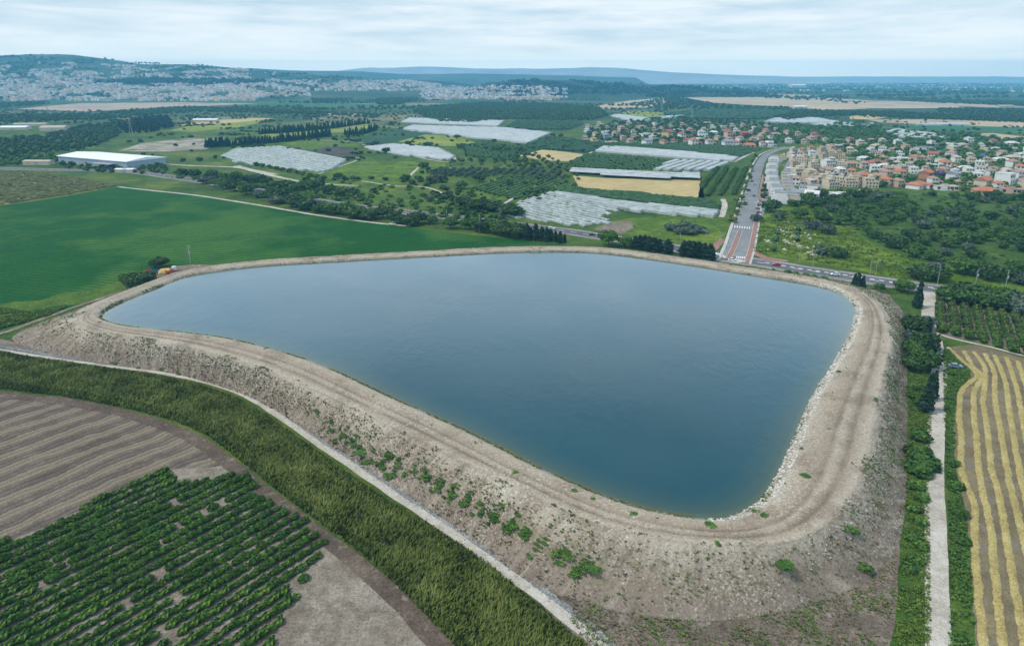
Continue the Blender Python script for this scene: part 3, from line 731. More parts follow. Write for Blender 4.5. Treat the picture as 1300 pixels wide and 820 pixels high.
AVE = [(929,333),(936,315),(941,297),(946,278),(951,257),(955,240),(960,222),(965,208),(972,198),(985,191.5),(1004,187)]
ave_w = [np.array(P2(*p)) for p in AVE]
strip('road', ave_w, (12.6, 7.6), 0.14, m_asphalt2, world=True)
strip('cycle_path', offset_path([np.array(P2(*p)) for p in AVE[:7]], -7.4), 2.4, 0.22, m_redpath, world=True)
strip('pavement', offset_path([np.array(P2(*p)) for p in AVE[:7]], -9.3), 1.2, 0.24, m_kerb, world=True)
strip('kerb', offset_path([np.array(P2(*p)) for p in AVE[:7]], -6.1), 0.3, 0.28, m_kerb, world=True)
strip('kerb', offset_path(ave_w, 6.5), 0.5, 0.28, m_kerb, world=True)
strip('pavement', offset_path(ave_w, 7.4), 1.4, 0.24, m_kerb, world=True)
strip('traffic_island', [(925,328),(931,316),(936,303),(940,293)], (3.0, 1.2), 0.30, m_redpath, lift=0.05)
for d in (1.8, -1.8):
    strip('kerb', offset_path([np.array(P2(*p)) for p in [(925,328),(931,316),(936,303),(940,293)]], d*0.8), 0.3, 0.32, m_kerb, world=True)
sheet('pavement', [(893,321),(905,311),(914,303),(920,306),(911,317),(904,322)], 0.22, m_redpath, 0.0)
sheet('pavement', [(953,322),(958,319),(975,327),(1000,331),(1000,333),(970,330)], 0.22, m_redpath, 0.0)
sheet('traffic_island', [(921,332),(938,329.5),(948,332),(936,335)], 0.3, m_kerb, 0.0)
# stripes of the crossings at the junction
for (x0, y0, x1, y1, n) in ((908,322,921,327,6), (934,327,948,328,6), (931,288,953,290,7)):
    for k in range(n):
        t = (k+0.5)/n; px, py = x0+(x1-x0)*t, y0+(y1-y0)*t
        strip('road_marking', [(px, py+1.3), (px+0.6, py-1.3)], 0.55, 0.21, m_paint)
sheet('car_park', [(955,277),(958,258),(965,250),(971,254),(971,268),(968,276)], 0.15, m_asphalt2, 0.0)
strip('street', [(966,272),(972,250),(978,232),(984,214),(994,203),(1010,197)], 4.0, 0.17, m_asphalt2)
strip('street', [(1002,250),(1000,232),(998,215),(1003,204)], 4.5, 0.17, m_asphalt2)
strip('street', [(1010,206),(1060,203),(1100,199),(1150,199),(1200,204),(1260,204),(1330,208)], 5.0, 0.17, m_asphalt2)
strip('street', [(1075,225),(1120,212),(1180,213),(1240,212),(1330,222)], 5.0, 0.17, m_asphalt2)
strip('street', [(745,169),(800,172),(860,174),(920,174),(975,174),(1040,171)], 5.0, 0.17, m_asphalt2)
strip('street', [(1000,190),(1060,186),(1120,185),(1200,190),(1300,195)], 5.0, 0.17, m_asphalt2)
# ------------------------------------------------------------------ foliage
ICO = {}
def ico(sub):
    if sub not in ICO:
        bm = bmesh.new(); bmesh.ops.create_icosphere(bm, subdivisions=sub, radius=1)
        ICO[sub] = (np.array([v.co[:] for v in bm.verts]), [tuple(v.index for v in f.verts) for f in bm.faces]); bm.free()
    return ICO[sub]

def leafy(lobes, n, size, seed, core=0.82, flat=0.0, sub=1, up=0.25, thr=0.0):
    """a crown of leaf clumps round an uneven body: (verts, faces, tint)"""
    r = np.random.default_rng(seed)
    V, Fc, T = [], [], []
    vol = np.array([(l[3]*l[4]*l[5])**(2/3) for l in lobes]); vol /= vol.sum()
    iv, if_ = ico(sub)
    for l in lobes:
        b = len(V); c = np.array(l[:3]); rad = np.array(l[3:6])
        for v in iv:
            k = core*(1+0.28*mnoise.noise(Vector((v[0]*2.1+seed, v[1]*2.1+c[0], v[2]*2.1))))
            p = c + v*rad*k; V.append((p[0], p[1], max(0.02, p[2])))
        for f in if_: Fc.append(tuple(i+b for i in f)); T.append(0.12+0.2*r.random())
    pick = r.choice(len(lobes), n, p=vol)
    for k in range(n):
        l = lobes[pick[k]]; c = np.array(l[:3]); rad = np.array(l[3:6])
        d = r.normal(size=3); d /= np.linalg.norm(d)
        if d[2] < -0.35: d[2] = -d[2]*0.5
        q = r.uniform(0.80, 1.12)
        p = c + d*rad*q
        if p[2] < 0.05: p[2] = 0.05 + 0.2*r.random()
        nn = d/rad; nn /= np.linalg.norm(nn); nn = nn + 0.75*r.normal(size=3) + np.array([0, 0, up]); nn /= np.linalg.norm(nn)
        a = np.cross(nn, [0.3, 0.5, 0.81]); a /= np.linalg.norm(a); bb = np.cross(nn, a)
        th = r.uniform(0, 6.28); a, bb = a*math.cos(th)+bb*math.sin(th), bb*math.cos(th)-a*math.sin(th)
        s = size*r.uniform(0.55, 1.35); e = r.uniform(0.55, 1.0)
        i = len(V)
        V += [tuple(p-a*s-bb*s*e*0.4), tuple(p+a*s*0.3-bb*s*e), tuple(p+a*s+bb*s*e*0.3), tuple(p-a*s*0.2+bb*s*e)]
        Fc.append((i, i+1, i+2, i+3))
        clump = mnoise.noise(Vector(p*(0.9/max(0.6, size*1.6)))+Vector((seed, 0, 0)))
        T.append(min(1, max(0, 0.42 + 0.45*clump + 0.22*r.normal()*0.8 + 0.12*d[2])))  # upward clumps tinted lighter: light from above put into the colour
    return V, Fc, T

F_BROAD = foliage_mat('dark_leaves', (0.013, 0.036, 0.010), (0.032, 0.074, 0.016), (0.076, 0.135, 0.026))
F_BROAD2 = foliage_mat('green_leaves', (0.018, 0.054, 0.010), (0.046, 0.110, 0.015), (0.105, 0.185, 0.026))
F_PINE = foliage_mat('conifer_needles', (0.008, 0.024, 0.016), (0.016, 0.040, 0.024), (0.034, 0.068, 0.036), 0.3)
F_OLIVE = foliage_mat('olive_leaves', (0.035, 0.060, 0.042), (0.070, 0.105, 0.075), (0.13, 0.165, 0.12))
F_CITRUS = foliage_mat('orchard_leaves', (0.014, 0.046, 0.006), (0.046, 0.110, 0.012), (0.135, 0.215, 0.025), 0.4)
F_YELLOW = foliage_mat('yellow_green_leaves', (0.05, 0.09, 0.012), (0.13, 0.19, 0.02), (0.26, 0.30, 0.03), 0.3)
F_SHRUB = foliage_mat('shrub_leaves', (0.025, 0.065, 0.014), (0.062, 0.140, 0.022), (0.14, 0.22, 0.035))
F_PURPLE = foliage_mat('purple_blossom', (0.07, 0.04, 0.10), (0.15, 0.09, 0.20), (0.26, 0.17, 0.32), 0.2)
F_REED = foliage_mat('reed_leaves', (0.062, 0.088, 0.014), (0.115, 0.150, 0.028), (0.195, 0.22, 0.06), 0.2)
F_WEED = foliage_mat('weed_leaves', (0.055, 0.09, 0.026), (0.105, 0.165, 0.042), (0.19, 0.22, 0.08), 0.2)
F_GRASS = foliage_mat('grass_blades', (0.042, 0.082, 0.014), (0.090, 0.155, 0.022), (0.18, 0.24, 0.045), 0.0)
F_DRY = foliage_mat('dry_weed', (0.10, 0.085, 0.05), (0.17, 0.14, 0.085), (0.26, 0.22, 0.14), 0.2)
m_bark = plain_mat('bark', (0.10, 0.078, 0.058), 0.9, 0.3, 0.5, 0.1)

def rnd_lobes(seed, rad, h, n, base=0.25):
    r = np.random.default_rng(seed); L = []
    L.append((0, 0, h*(base+0.33), rad*0.78, rad*0.78, h*0.36))
    for k in range(n):
        a = 6.28*(k+r.random()*0.7)/n; d = rad*r.uniform(0.35, 0.62); s = rad*r.uniform(0.38, 0.58)
        L.append((d*math.cos(a), d*math.sin(a), h*(base+r.uniform(0.15, 0.45)), s, s*r.uniform(0.85, 1.1), h*r.uniform(0.20, 0.30)))
    return L

def trunk_mesh(name, h, r, limbs, seed):
    q = random.Random(seed); m = MB()
    m.tube((0, 0, -0.4), (0.05, 0.02, h*0.45), r, r*0.7, 7)
    for k in range(limbs):
        a = 6.28*k/limbs + q.random()
        m.tube((0.03, 0.01, h*0.38), (math.cos(a)*h*0.28, math.sin(a)*h*0.28, h*(0.62+0.15*q.random())), r*0.55, r*0.2, 5)
    return m.mesh(name, m_bark)

PROTO = {}
def tree_proto(key, name, crowns, trunk, bare=False):
    """kinds of a tree: list of crown meshes, each becomes a thing with trunk and crown"""
    PROTO[key] = dict(name=name, crowns=crowns, trunk=trunk, roots=[None]*len(crowns), bare=bare)

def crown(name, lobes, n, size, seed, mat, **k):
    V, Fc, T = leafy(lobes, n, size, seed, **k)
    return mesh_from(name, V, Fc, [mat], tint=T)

def plant(key, loc, label, cat, group=None, sc=1.0, var=None, rz=None):
    p = PROTO[key]; k = random.randrange(len(p['crowns'])) if var is None else var
    rz = random.uniform(0, 6.28) if rz is None else rz
    if p['roots'][k] is None:
        if p['bare']:
            r = obj(p['name'], p['crowns'][k])
        else:
            r = empty(p['name'])
            part('trunk', p['trunk'], r); part('crown', p['crowns'][k], r)
        p['roots'][k] = r
        r.location = loc; r.rotation_euler = (0, 0, rz); r.scale = sc if hasattr(sc, '__len__') else (sc, sc, sc)
    else:
        r = p['roots'][k].copy(); link(r)
        r.location = loc; r.rotation_euler = (0, 0, rz); r.scale = sc if hasattr(sc, '__len__') else (sc, sc, sc)
        for ch in PARTS.get(p['roots'][k].name, ()):
            c = ch.copy(); link(c); c.parent = r
    for q in ('group',):
        if q in r: del r[q]
    return tag(r, label, cat, group)

tk = trunk_mesh('trunk', 7, 0.28, 4, 1); tk2 = trunk_mesh('trunk', 4.5, 0.18, 4, 2); tk3 = trunk_mesh('trunk', 11, 0.3, 0, 3)
tree_proto('broad', 'broadleaf_tree', [crown('crown', rnd_lobes(s, 4.2, 7.0, 7+s % 3, 0.14), 1050, 0.5, s, F_BROAD, core=0.72) for s in (1, 2, 3, 4)] + [crown('crown', rnd_lobes(5, 4.4, 7.4, 8, 0.16), 1000, 0.5, 5, F_BROAD2, core=0.7), crown('crown', rnd_lobes(6, 4.0, 5.8, 6, 0.12), 900, 0.5, 6, F_OLIVE, core=0.7)], tk)
tree_proto('green', 'broadleaf_tree', [crown('crown', rnd_lobes(s, 3.6, 6.4, 5, 0.16), 800, 0.5, s, F_BROAD2) for s in (11, 12, 13)], tk)
tree_proto('yellow', 'street_tree', [crown('crown', rnd_lobes(s, 2.8, 5.2, 5, 0.2), 600, 0.45, s, F_YELLOW) for s in (21, 22)], tk2)
tree_proto('purple', 'blossom_tree', [crown('crown', rnd_lobes(31, 4.0, 6.6, 6, 0.2), 800, 0.5, 31, F_PURPLE)], tk)
tree_proto('olive', 'olive_tree', [crown('crown', rnd_lobes(s, 2.3, 3.8, 4, 0.12), 380, 0.42, s, F_OLIVE) for s in (41, 42, 43)], tk2)
cyl = lambda s: [(0, 0, 1.6, 1.15, 1.15, 1.6), (0.1, 0, 3.8, 1.3, 1.25, 2.2), (0, 0.1, 6.2, 1.1, 1.1, 2.4), (0.05, 0, 8.6, 0.75, 0.8, 2.0), (0, 0, 10.4, 0.4, 0.4, 1.5)]
tree_proto('cypress', 'cypress_tree', [crown('crown', [(x*(1+.2*math.sin(s)), y, z, a*f, b*f, c) for x, y, z, a, b, c in cyl(s)], 620, 0.42, s, F_PINE) for s, f in ((51, 1.0), (52, 1.25), (53, 0.9))], tk3)
con = lambda s, w: [(0.3*math.sin(s*k), 0.3*math.cos(s*k*1.7), 1.5+k*1.55, w*(1.0-0.11*k)+0.25, w*(1.0-0.11*k)+0.2, 1.35) for k in range(8)]
tree_proto('conifer', 'conifer_tree', [crown('crown', con(s, w), 900, 0.5, s, F_PINE) for s, w in ((61, 2.6), (62, 3.0), (63, 2.3))], tk3)
tree_proto('shrub', 'shrub', [crown('crown', rnd_lobes(s, 1.7, 2.2, 4, 0.02), 420, 0.34, s, F_SHRUB) for s in (71, 72, 73)], None, True)
tree_proto('darkshrub', 'shrub', [crown('crown', rnd_lobes(s, 2.4, 3.2, 4, 0.02), 480, 0.42, s, F_BROAD2) for s in (75, 76, 77)], None, True)
tree_proto('citrus', 'orchard_bush', [crown('foliage', rnd_lobes(s, 1.32, 2.0, 4, 0.0), 330, 0.27, s, F_CITRUS, up=0.5) for s in (81, 82, 83, 84)], trunk_mesh('trunk', 1.6, 0.09, 3, 8))
PROTO['citrus']['bare'] = False
tree_proto('fruit', 'fruit_tree', [crown('crown', rnd_lobes(s, 1.75, 3.3, 4, 0.04), 420, 0.33, s, F_CITRUS, up=0.4) for s in (91, 92, 93)], tk2)
tree_proto('avocado', 'avocado_tree', [crown('crown', rnd_lobes(s, 2.6, 4.6, 4, 0.06), 320, 0.5, s, F_BROAD2) for s in (95, 96)], tk2)
tree_proto('weedbush', 'shrub', [crown('crown', rnd_lobes(s, 1.2, 0.9, 7, -0.1), 260, 0.2, s, F_SHRUB, up=0.6, core=0.45) for s in (97, 98, 99)], None, True)

def poisson(poly_px, spacing, seed=0, jitter=True, maxn=100000, size_by=None):
    """points on the ground inside a polygon of photo pixels, about `spacing` metres apart"""
    poly = [P2(*p) for p in poly_px]; xs = [p[0] for p in poly]; ys = [p[1] for p in poly]
    r = random.Random(seed); pts = []; cell = {}
    A = abs(sum(poly[i][0]*poly[(i+1) % len(poly)][1]-poly[(i+1) % len(poly)][0]*poly[i][1] for i in range(len(poly))))/2
    tries = int(A/spacing**2*6)+20
    for _ in range(min(tries, 60000)):
        x, y = r.uniform(min(xs), max(xs)), r.uniform(min(ys), max(ys))
        if not in_poly(x, y, poly): continue
        k = (int(x//spacing), int(y//spacing)); ok = True
        for i in (-1, 0, 1):
            for j in (-1, 0, 1):
                for q in cell.get((k[0]+i, k[1]+j), ()):
                    if (q[0]-x)**2+(q[1]-y)**2 < spacing**2: ok = False
        if ok: cell.setdefault(k, []).append((x, y)); pts.append((x, y))
        if len(pts) >= maxn: break
    return pts

# ------------------------------------------------------------------ masses of far woodland: one object each
WOODC = {}
def wood_part(kind, s):
    if (kind, s) not in WOODC:
        if kind == 'conifer': V, Fc, T = leafy([(0, 0, 2.5, 2.2, 2.2, 2.5), (0, 0, 6, 1.5, 1.5, 3)], 70, 0.9, s, sub=1)
        elif kind == 'low': V, Fc, T = leafy(rnd_lobes(s, 2.2, 2.6, 2, 0.0), 50, 0.6, s, sub=1)
        elif kind == 'orch': V, Fc, T = leafy(rnd_lobes(s, 1.32, 2.0, 4, 0.0), 150, 0.36, s, sub=1, up=0.5)
        elif kind == 'far': V, Fc, T = leafy([(0, 0, 3.2, 5.5, 5.5, 3.6)], 36, 1.7, s, sub=1)
        else: V, Fc, T = leafy(rnd_lobes(s, 3.8, 6.0, 3, 0.06), 90, 0.95, s, sub=1)
        WOODC[(kind, s)] = (np.array(V), Fc, T)
    return WOODC[(kind, s)]
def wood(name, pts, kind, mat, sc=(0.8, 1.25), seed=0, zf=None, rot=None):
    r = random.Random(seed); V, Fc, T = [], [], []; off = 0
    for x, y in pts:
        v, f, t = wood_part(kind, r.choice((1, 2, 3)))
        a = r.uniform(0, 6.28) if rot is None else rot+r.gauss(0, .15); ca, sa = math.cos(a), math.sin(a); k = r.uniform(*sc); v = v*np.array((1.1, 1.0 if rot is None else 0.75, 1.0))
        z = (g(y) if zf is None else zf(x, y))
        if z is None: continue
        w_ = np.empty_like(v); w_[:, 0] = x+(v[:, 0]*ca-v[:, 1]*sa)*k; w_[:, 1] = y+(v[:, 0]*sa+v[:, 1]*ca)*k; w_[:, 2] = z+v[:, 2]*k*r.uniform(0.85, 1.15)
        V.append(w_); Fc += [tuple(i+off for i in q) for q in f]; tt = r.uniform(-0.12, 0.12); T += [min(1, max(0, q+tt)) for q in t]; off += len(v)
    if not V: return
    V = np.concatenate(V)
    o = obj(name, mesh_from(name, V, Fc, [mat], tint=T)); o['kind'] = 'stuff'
    return o

def rows_in(poly_px, a_px, b_px, spacing, world=False):
    """parallel lines clipped to a polygon: list of (start, end) world points; the direction runs from pixel a to pixel b"""
    poly = [np.array(P2(*p)) for p in poly_px]
    d = wdir(a_px, b_px); nn = np.array([-d[1], d[0]])
    ts = [np.dot(p, nn) for p in poly]; out = []
    t = math.floor(min(ts)/spacing)*spacing + spacing*0.5
    while t < max(ts):
        xs = []
        for i in range(len(poly)):
            p, q = poly[i], poly[(i+1) % len(poly)]
            a, b = np.dot(p, nn)-t, np.dot(q, nn)-t
            if (a > 0) != (b > 0): xs.append(np.dot(p+(q-p)*a/(a-b), d))
        xs.sort()
        for k in range(0, len(xs)-1, 2): out.append((d*xs[k]+nn*t, d*xs[k+1]+nn*t))
        t += spacing
    return out

def vine_rows(name, poly_px, a, b, spacing, wdt, h, mat, seed=0, gap=0.06, seg=2.2):
    """hedge-like rows of a distant vineyard or plantation: one object"""
    r = random.Random(seed); V, Fc, T = [], [], []
    for p, q in rows_in(poly_px, a, b, spacing):
        L = np.linalg.norm(q-p); d = (q-p)/max(L, 1e-6); nn = np.array([-d[1], d[0]])
        k = max(2, int(L/seg)); prev = None
        for i in range(k+1):
            if r.random() < gap: prev = None; continue
            c = p+d*(L*i/k)+nn*r.uniform(-0.15, 0.15); ww = wdt*r.uniform(0.35, 0.62); hh = h*r.uniform(0.7, 1.2); z = g(c[1])
            b0 = len(V)
            V += [(*(c-nn*ww), z), (*(c-nn*ww*0.8), z+hh*0.7), (*c, z+hh), (*(c+nn*ww*0.8), z+hh*0.7), (*(c+nn*ww), z)]
            if prev is not None:
                for j in range(4): Fc.append((prev+j, prev+j+1, b0+j+1, b0+j)); T.append(min(1, max(0, 0.45+r.gauss(0, 0.22))))
            prev = b0
    o = obj(name, mesh_from(name, V, Fc, [mat], tint=T)); o['kind'] = 'stuff'
    return o
# ------------------------------------------------------------------ near: reeds, weeds, stones
def reeds():
    top = [(-60,438),(0,447),(60,457),(130,467),(190,475.5),(250,488),(300,505),(340,529),(390,565),(430,593),(480,628),(545,667),(608,708.5),(670,758),(732,810),(760,838)]
    bot = [(-60,487),(0,494),(60,501),(112,509),(170,521),(222,535),(264,554),(306,586),(350,622),(405,664),(458,702),(512,752),(565,808),(590,840)]
    poly = [P2(*p) for p in top] + [P2(*p) for p in bot[::-1]]
    tp = np.array(smooth_path([np.array(P2(*p)) for p in top], 2)); bp = np.array(smooth_path([np.array(P2(*p)) for p in bot], 2))
    xs = [p[0] for p in poly]; ys = [p[1] for p in poly]
    r = random.Random(5); V, Fc, T = [], [], []
    n = 0
    while n < 42000:
        x, y = r.uniform(min(xs), max(xs)), r.uniform(min(ys), max(ys))
        if not in_poly(x, y, poly): continue
        q = np.array((x, y)); dt = np.sqrt(((tp-q)**2).sum(1).min()); db = np.sqrt(((bp-q)**2).sum(1).min()); s = dt/(dt+db)
        bright = mnoise.noise(Vector((x/7, y/7, 2))) ; streak = mnoise.noise(Vector((x/1.6, y/1.6, 5)))
        big = mnoise.noise(Vector((x/22, y/22, 9)))
        edge = min(1.0, dt/2.5, db/2.0)
        h = (0.8+1.2*edge)*(1+0.25*bright)*r.uniform(0.75, 1.2)
        if s < 0.28: h *= 0.75
        t = 0.50+0.34*bright+0.2*streak+0.28*big+r.gauss(0, 0.07)
        if s < 0.22 or s > 0.90: t -= 0.20
        z = g(y)
        lean = 0.6*h; a0 = 0.6+1.2*bright
        for k in range(2):
            a = a0+r.gauss(0, 0.8); dx, dy = math.cos(a)*lean*r.uniform(.4, 1.2), math.sin(a)*lean*r.uniform(.4, 1.2)
            b = r.uniform(0, 6.28); w = r.uniform(0.09, 0.2); ex, ey = math.cos(b)*w, math.sin(b)*w
            i = len(V)
            V += [(x-ex, y-ey, z), (x+ex, y+ey, z), (x+ex*0.9+dx*0.45, y+ey*0.9+dy*0.45, z+h*0.72), (x-ex*0.9+dx*0.45, y-ey*0.9+dy*0.45, z+h*0.72), (x+dx, y+dy, z+h)]
            Fc += [(i, i+1, i+2, i+3), (i+3, i+2, i+4)]; T += [min(1, max(0, t-0.06)), min(1, max(0, t+0.05))]
        n += 1
    o = obj('reeds', mesh_from('reeds', V, Fc, [F_REED], tint=T)); o['kind'] = 'stuff'
    m = ground_mat('reed_bed_soil', (0.05, 0.08, 0.024), (0.08, 0.12, 0.035), (0.12, 0.16, 0.05), 9, 2, 0.5)
    sheet('reed_bed_ground', top + bot[::-1], 0.06, m, 0.5)
reeds()

m_stone = ground_mat('limestone_rubble', (0.30, 0.275, 0.235), (0.41, 0.38, 0.33), (0.52, 0.49, 0.44), 3, 0.8, 0.25, bump=0.05, fine_amt=0.25)
m_stone2 = ground_mat('grey_rubble', (0.16, 0.165, 0.17), (0.26, 0.265, 0.27), (0.38, 0.38, 0.37), 3, 0.8, 0.25, bump=0.05, fine_amt=0.25)
def stones(name, pts, mat, smin, smax, seed):
    r = random.Random(seed); V, Fc = [], []
    base = [(1,0,0),(0,1,0),(-1,0,0),(0,-1,0),(0.2,0.1,0.8)]
    fs = [(0,1,4),(1,2,4),(2,3,4),(3,0,4)]
    for x, y, z in pts:
        s = r.uniform(smin, smax)*r.uniform(0.6, 1.2); a = r.uniform(0, 6.28); ca, sa = math.cos(a), math.sin(a); e = r.uniform(0.6, 1.1); b = len(V)
        for p in base:
            px, py, pz = p[0]*s*r.uniform(.7, 1.2), p[1]*s*e*r.uniform(.7, 1.2), p[2]*s*r.uniform(.6, 1.1)
            V.append((x+px*ca-py*sa, y+px*sa+py*ca, z+pz-0.06))
        Fc += [tuple(i+b for i in f) for f in fs]
    o = obj(name, mesh_from(name, V, Fc, [mat])); o['kind'] = 'stuff'
def poisson_px(poly, n, seed):
    pl = [P2(*p) for p in poly]; xs = [p[0] for p in pl]; ys = [p[1] for p in pl]; q = random.Random(seed); out = []
    while len(out) < n:
        x, y = q.uniform(min(xs), max(xs)), q.uniform(min(ys), max(ys))
        if in_poly(x, y, pl): out.append((x, y))
    return out
def bank_px(i, v): return project(bank_point(int(i) % NB, v))
r = random.Random(11); pts = []
for _ in range(26000):
    i = r.random()*NB
    x, y = wat[int(i)]
    side = x > 20 and y < 330                                                # the rubble-faced eastern bank
    v = r.choice((r.uniform(0.0, 0.15), r.uniform(0.46, 0.72), r.uniform(0.5, 0.9), r.uniform(-0.02, 0.08))) if side else r.choice((r.uniform(0.5, 0.72), r.uniform(0.0, 0.08), r.uniform(0.05, 0.5)))
    if not side and r.random() < 0.55: continue
    if y > 300 and v > 0.5: continue
    pts.append(bank_point(i, v))
stones('rubble', pts, m_stone, 0.10, 0.36, 1)
stones('shore_stones', [bank_point(i_, r.uniform(-0.03, 0.12)) for i_ in [r.random()*NB for _ in range(12000)] if wat[int(i_)][0] > 45 and wat[int(i_)][1] < 300], ground_mat('white_shore_rock', (0.42, 0.40, 0.36), (0.54, 0.52, 0.48), (0.62, 0.60, 0.57), 3, 0.8, 0.25, bump=0.05, fine_amt=0.25), 0.2, 0.5, 8)
mr = []
for p_ in poisson_px([(968,318),(975,290),(1000,280),(1035,292),(1065,322),(1030,325)], 260, 6):
    if mnoise.noise(Vector((p_[0]/14, p_[1]/14, 3))) > 0.0: mr.append((p_[0], p_[1], g(p_[1])+0.15))
stones('meadow_rocks', mr, m_stone, 0.5, 1.3, 12)
pd = smooth_path([np.array(P2(*p)) for p in [(0,440),(62,450),(132,460),(202,469),(262,480),(312,497),(358,523),(408,557.5),(458,591),(510,626),(569,664),(629,706),(700,757)]], 0.4)
stones('riprap', [(p[0]+r.gauss(0, .6), p[1]+r.gauss(0, .6), g(p[1])+0.14) for p in pd for _ in range(5)], m_stone2, 0.16, 0.36, 2)

def tufts(name, pts, mat, smin, smax, seed, blades=7):
    q = random.Random(seed); V, Fc, T = [], [], []
    for x, y, z in pts:
        s = q.uniform(smin, smax); t0 = q.gauss(0.45, 0.2)
        for k in range(blades):
            a = q.uniform(0, 6.28); ca, sa = math.cos(a), math.sin(a); w_ = s*q.uniform(0.25, 0.5); l = s*q.uniform(0.5, 1.0); i = len(V)
            o_ = q.uniform(0, 0.35)*s
            V += [(x+ca*o_-sa*w_, y+sa*o_+ca*w_, z-0.05), (x+ca*o_+sa*w_, y+sa*o_-ca*w_, z-0.05), (x+ca*l+sa*w_*.6, y+sa*l-ca*w_*.6, z+s*q.uniform(.35, .8)), (x+ca*l-sa*w_*.6, y+sa*l+ca*w_*.6, z+s*q.uniform(.35, .8))]
            Fc.append((i, i+1, i+2, i+3)); T.append(min(1, max(0, t0+q.gauss(0, 0.15))))
    o = obj(name, mesh_from(name, V, Fc, [mat], tint=T)); o['kind'] = 'stuff'
wp, dp_ = [], []
for _ in range(42000):
    i = r.random()*NB; x, y = wat[int(i)]
    v = r.uniform(0.5, 1.0) if r.random() < 0.72 else r.uniform(0.0, 0.5)
    p = bank_point(i, v)
    n1 = mnoise.noise(Vector((p[0]/9, p[1]/9, 4.0))); n2 = mnoise.noise(Vector((p[0]/2.5, p[1]/2.5, 7.0)))
    near = y < 330
    if v > 0.5:
        band = 0.32 if 0.58 < v < 0.82 else 0.0
        if n1+0.5*n2+band+r.gauss(0, 0.12) > 0.30: wp.append(p)
        elif n1-0.2*n2+r.gauss(0, 0.2) < -0.15 and v > 0.6: dp_.append(p)
    else:
        if v < 0.06 and n1 > -0.05: wp.append(p)
        elif n2+0.6*n1 > 0.62 and not (0.26 < v < 0.44): wp.append(p)
tufts('weeds', wp, F_WEED, 0.16, 0.42, 3)
tufts('dry_weeds', dp_, F_DRY, 0.18, 0.42, 4)
# waterside fringe of the near bank
fr = []
for i in range(NB):
    if wat[i][0] < 60 and wat[i][1] < 300:
        for _ in range(10):
            p = bank_point(i+r.random(), r.uniform(0.005, 0.07))
            if mnoise.noise(Vector((p[0]/12, p[1]/12, 1))) > -0.15: fr.append(p)
tufts('bank_grass', fr, foliage_mat('rank_grass', (0.06, 0.075, 0.02), (0.13, 0.135, 0.03), (0.22, 0.20, 0.06)), 0.2, 0.5, 6)

# grass verges by the white road and the foot of the dam
def grass(name, poly_px, n, smin, smax, mat, seed, thr=-0.2):
    poly = [P2(*p) for p in poly_px]; xs = [p[0] for p in poly]; ys = [p[1] for p in poly]; q = random.Random(seed); pts = []
    while len(pts) < n:
        x, y = q.uniform(min(xs), max(xs)), q.uniform(min(ys), max(ys))
        if in_poly(x, y, poly) and mnoise.noise(Vector((x/6, y/6, seed)))+0.5*mnoise.noise(Vector((x/1.7, y/1.7, seed))) > thr+q.gauss(0, .15): pts.append((x, y, g(y)+0.05))
    tufts(name, pts, mat, smin, smax, seed, 6)
grass('grass', [(1153,440),(1170,440),(1178,480),(1183,520),(1180,570),(1178,620),(1180,680),(1180,740),(1182,860),(1128,860),(1142,745),(1150,680),(1152,600)], 6000, 0.2, 0.5, F_GRASS, 31)
grass('grass', [(1197,445),(1206,444),(1214,456),(1230,468),(1232,478),(1214,496),(1211,540),(1213,595),(1222,640),(1229,690),(1233,740),(1239,840),(1206,840),(1206,740),(1206,680),(1203,600),(1199,520)], 3800, 0.22, 0.6, F_SHRUB, 32)
grass('grass', [(-20,388),(40,396),(85,390),(60,402),(0,418),(-20,420)], 2600, 0.4, 0.9, F_GRASS, 33)
grass('grass', [(956,322),(962,285),(985,268),(1040,268),(1075,290),(1110,315),(1200,340),(1180,360),(1080,341),(1000,327)], 3600, 0.35, 0.9, F_YELLOW, 34, 0.0)
grass('grass', [(960,343),(1050,357),(1100,366),(1140,366),(1150,372),(1120,374),(1090,364),(1050,355),(960,340),(870,330),(870,327)], 2200, 0.2, 0.5, F_GRASS, 35)

grass('dry_grass', [(690,725),(830,750),(918,760),(1010,750),(1090,740),(1140,700),(1138,760),(1120,850),(760,850)], 2600, 0.15, 0.4, F_DRY, 41)
grass('weeds', [(690,725),(830,750),(918,760),(1010,750),(1090,740),(1140,700),(1138,760),(1120,850),(760,850)], 1500, 0.2, 0.5, F_WEED, 42, 0.1)
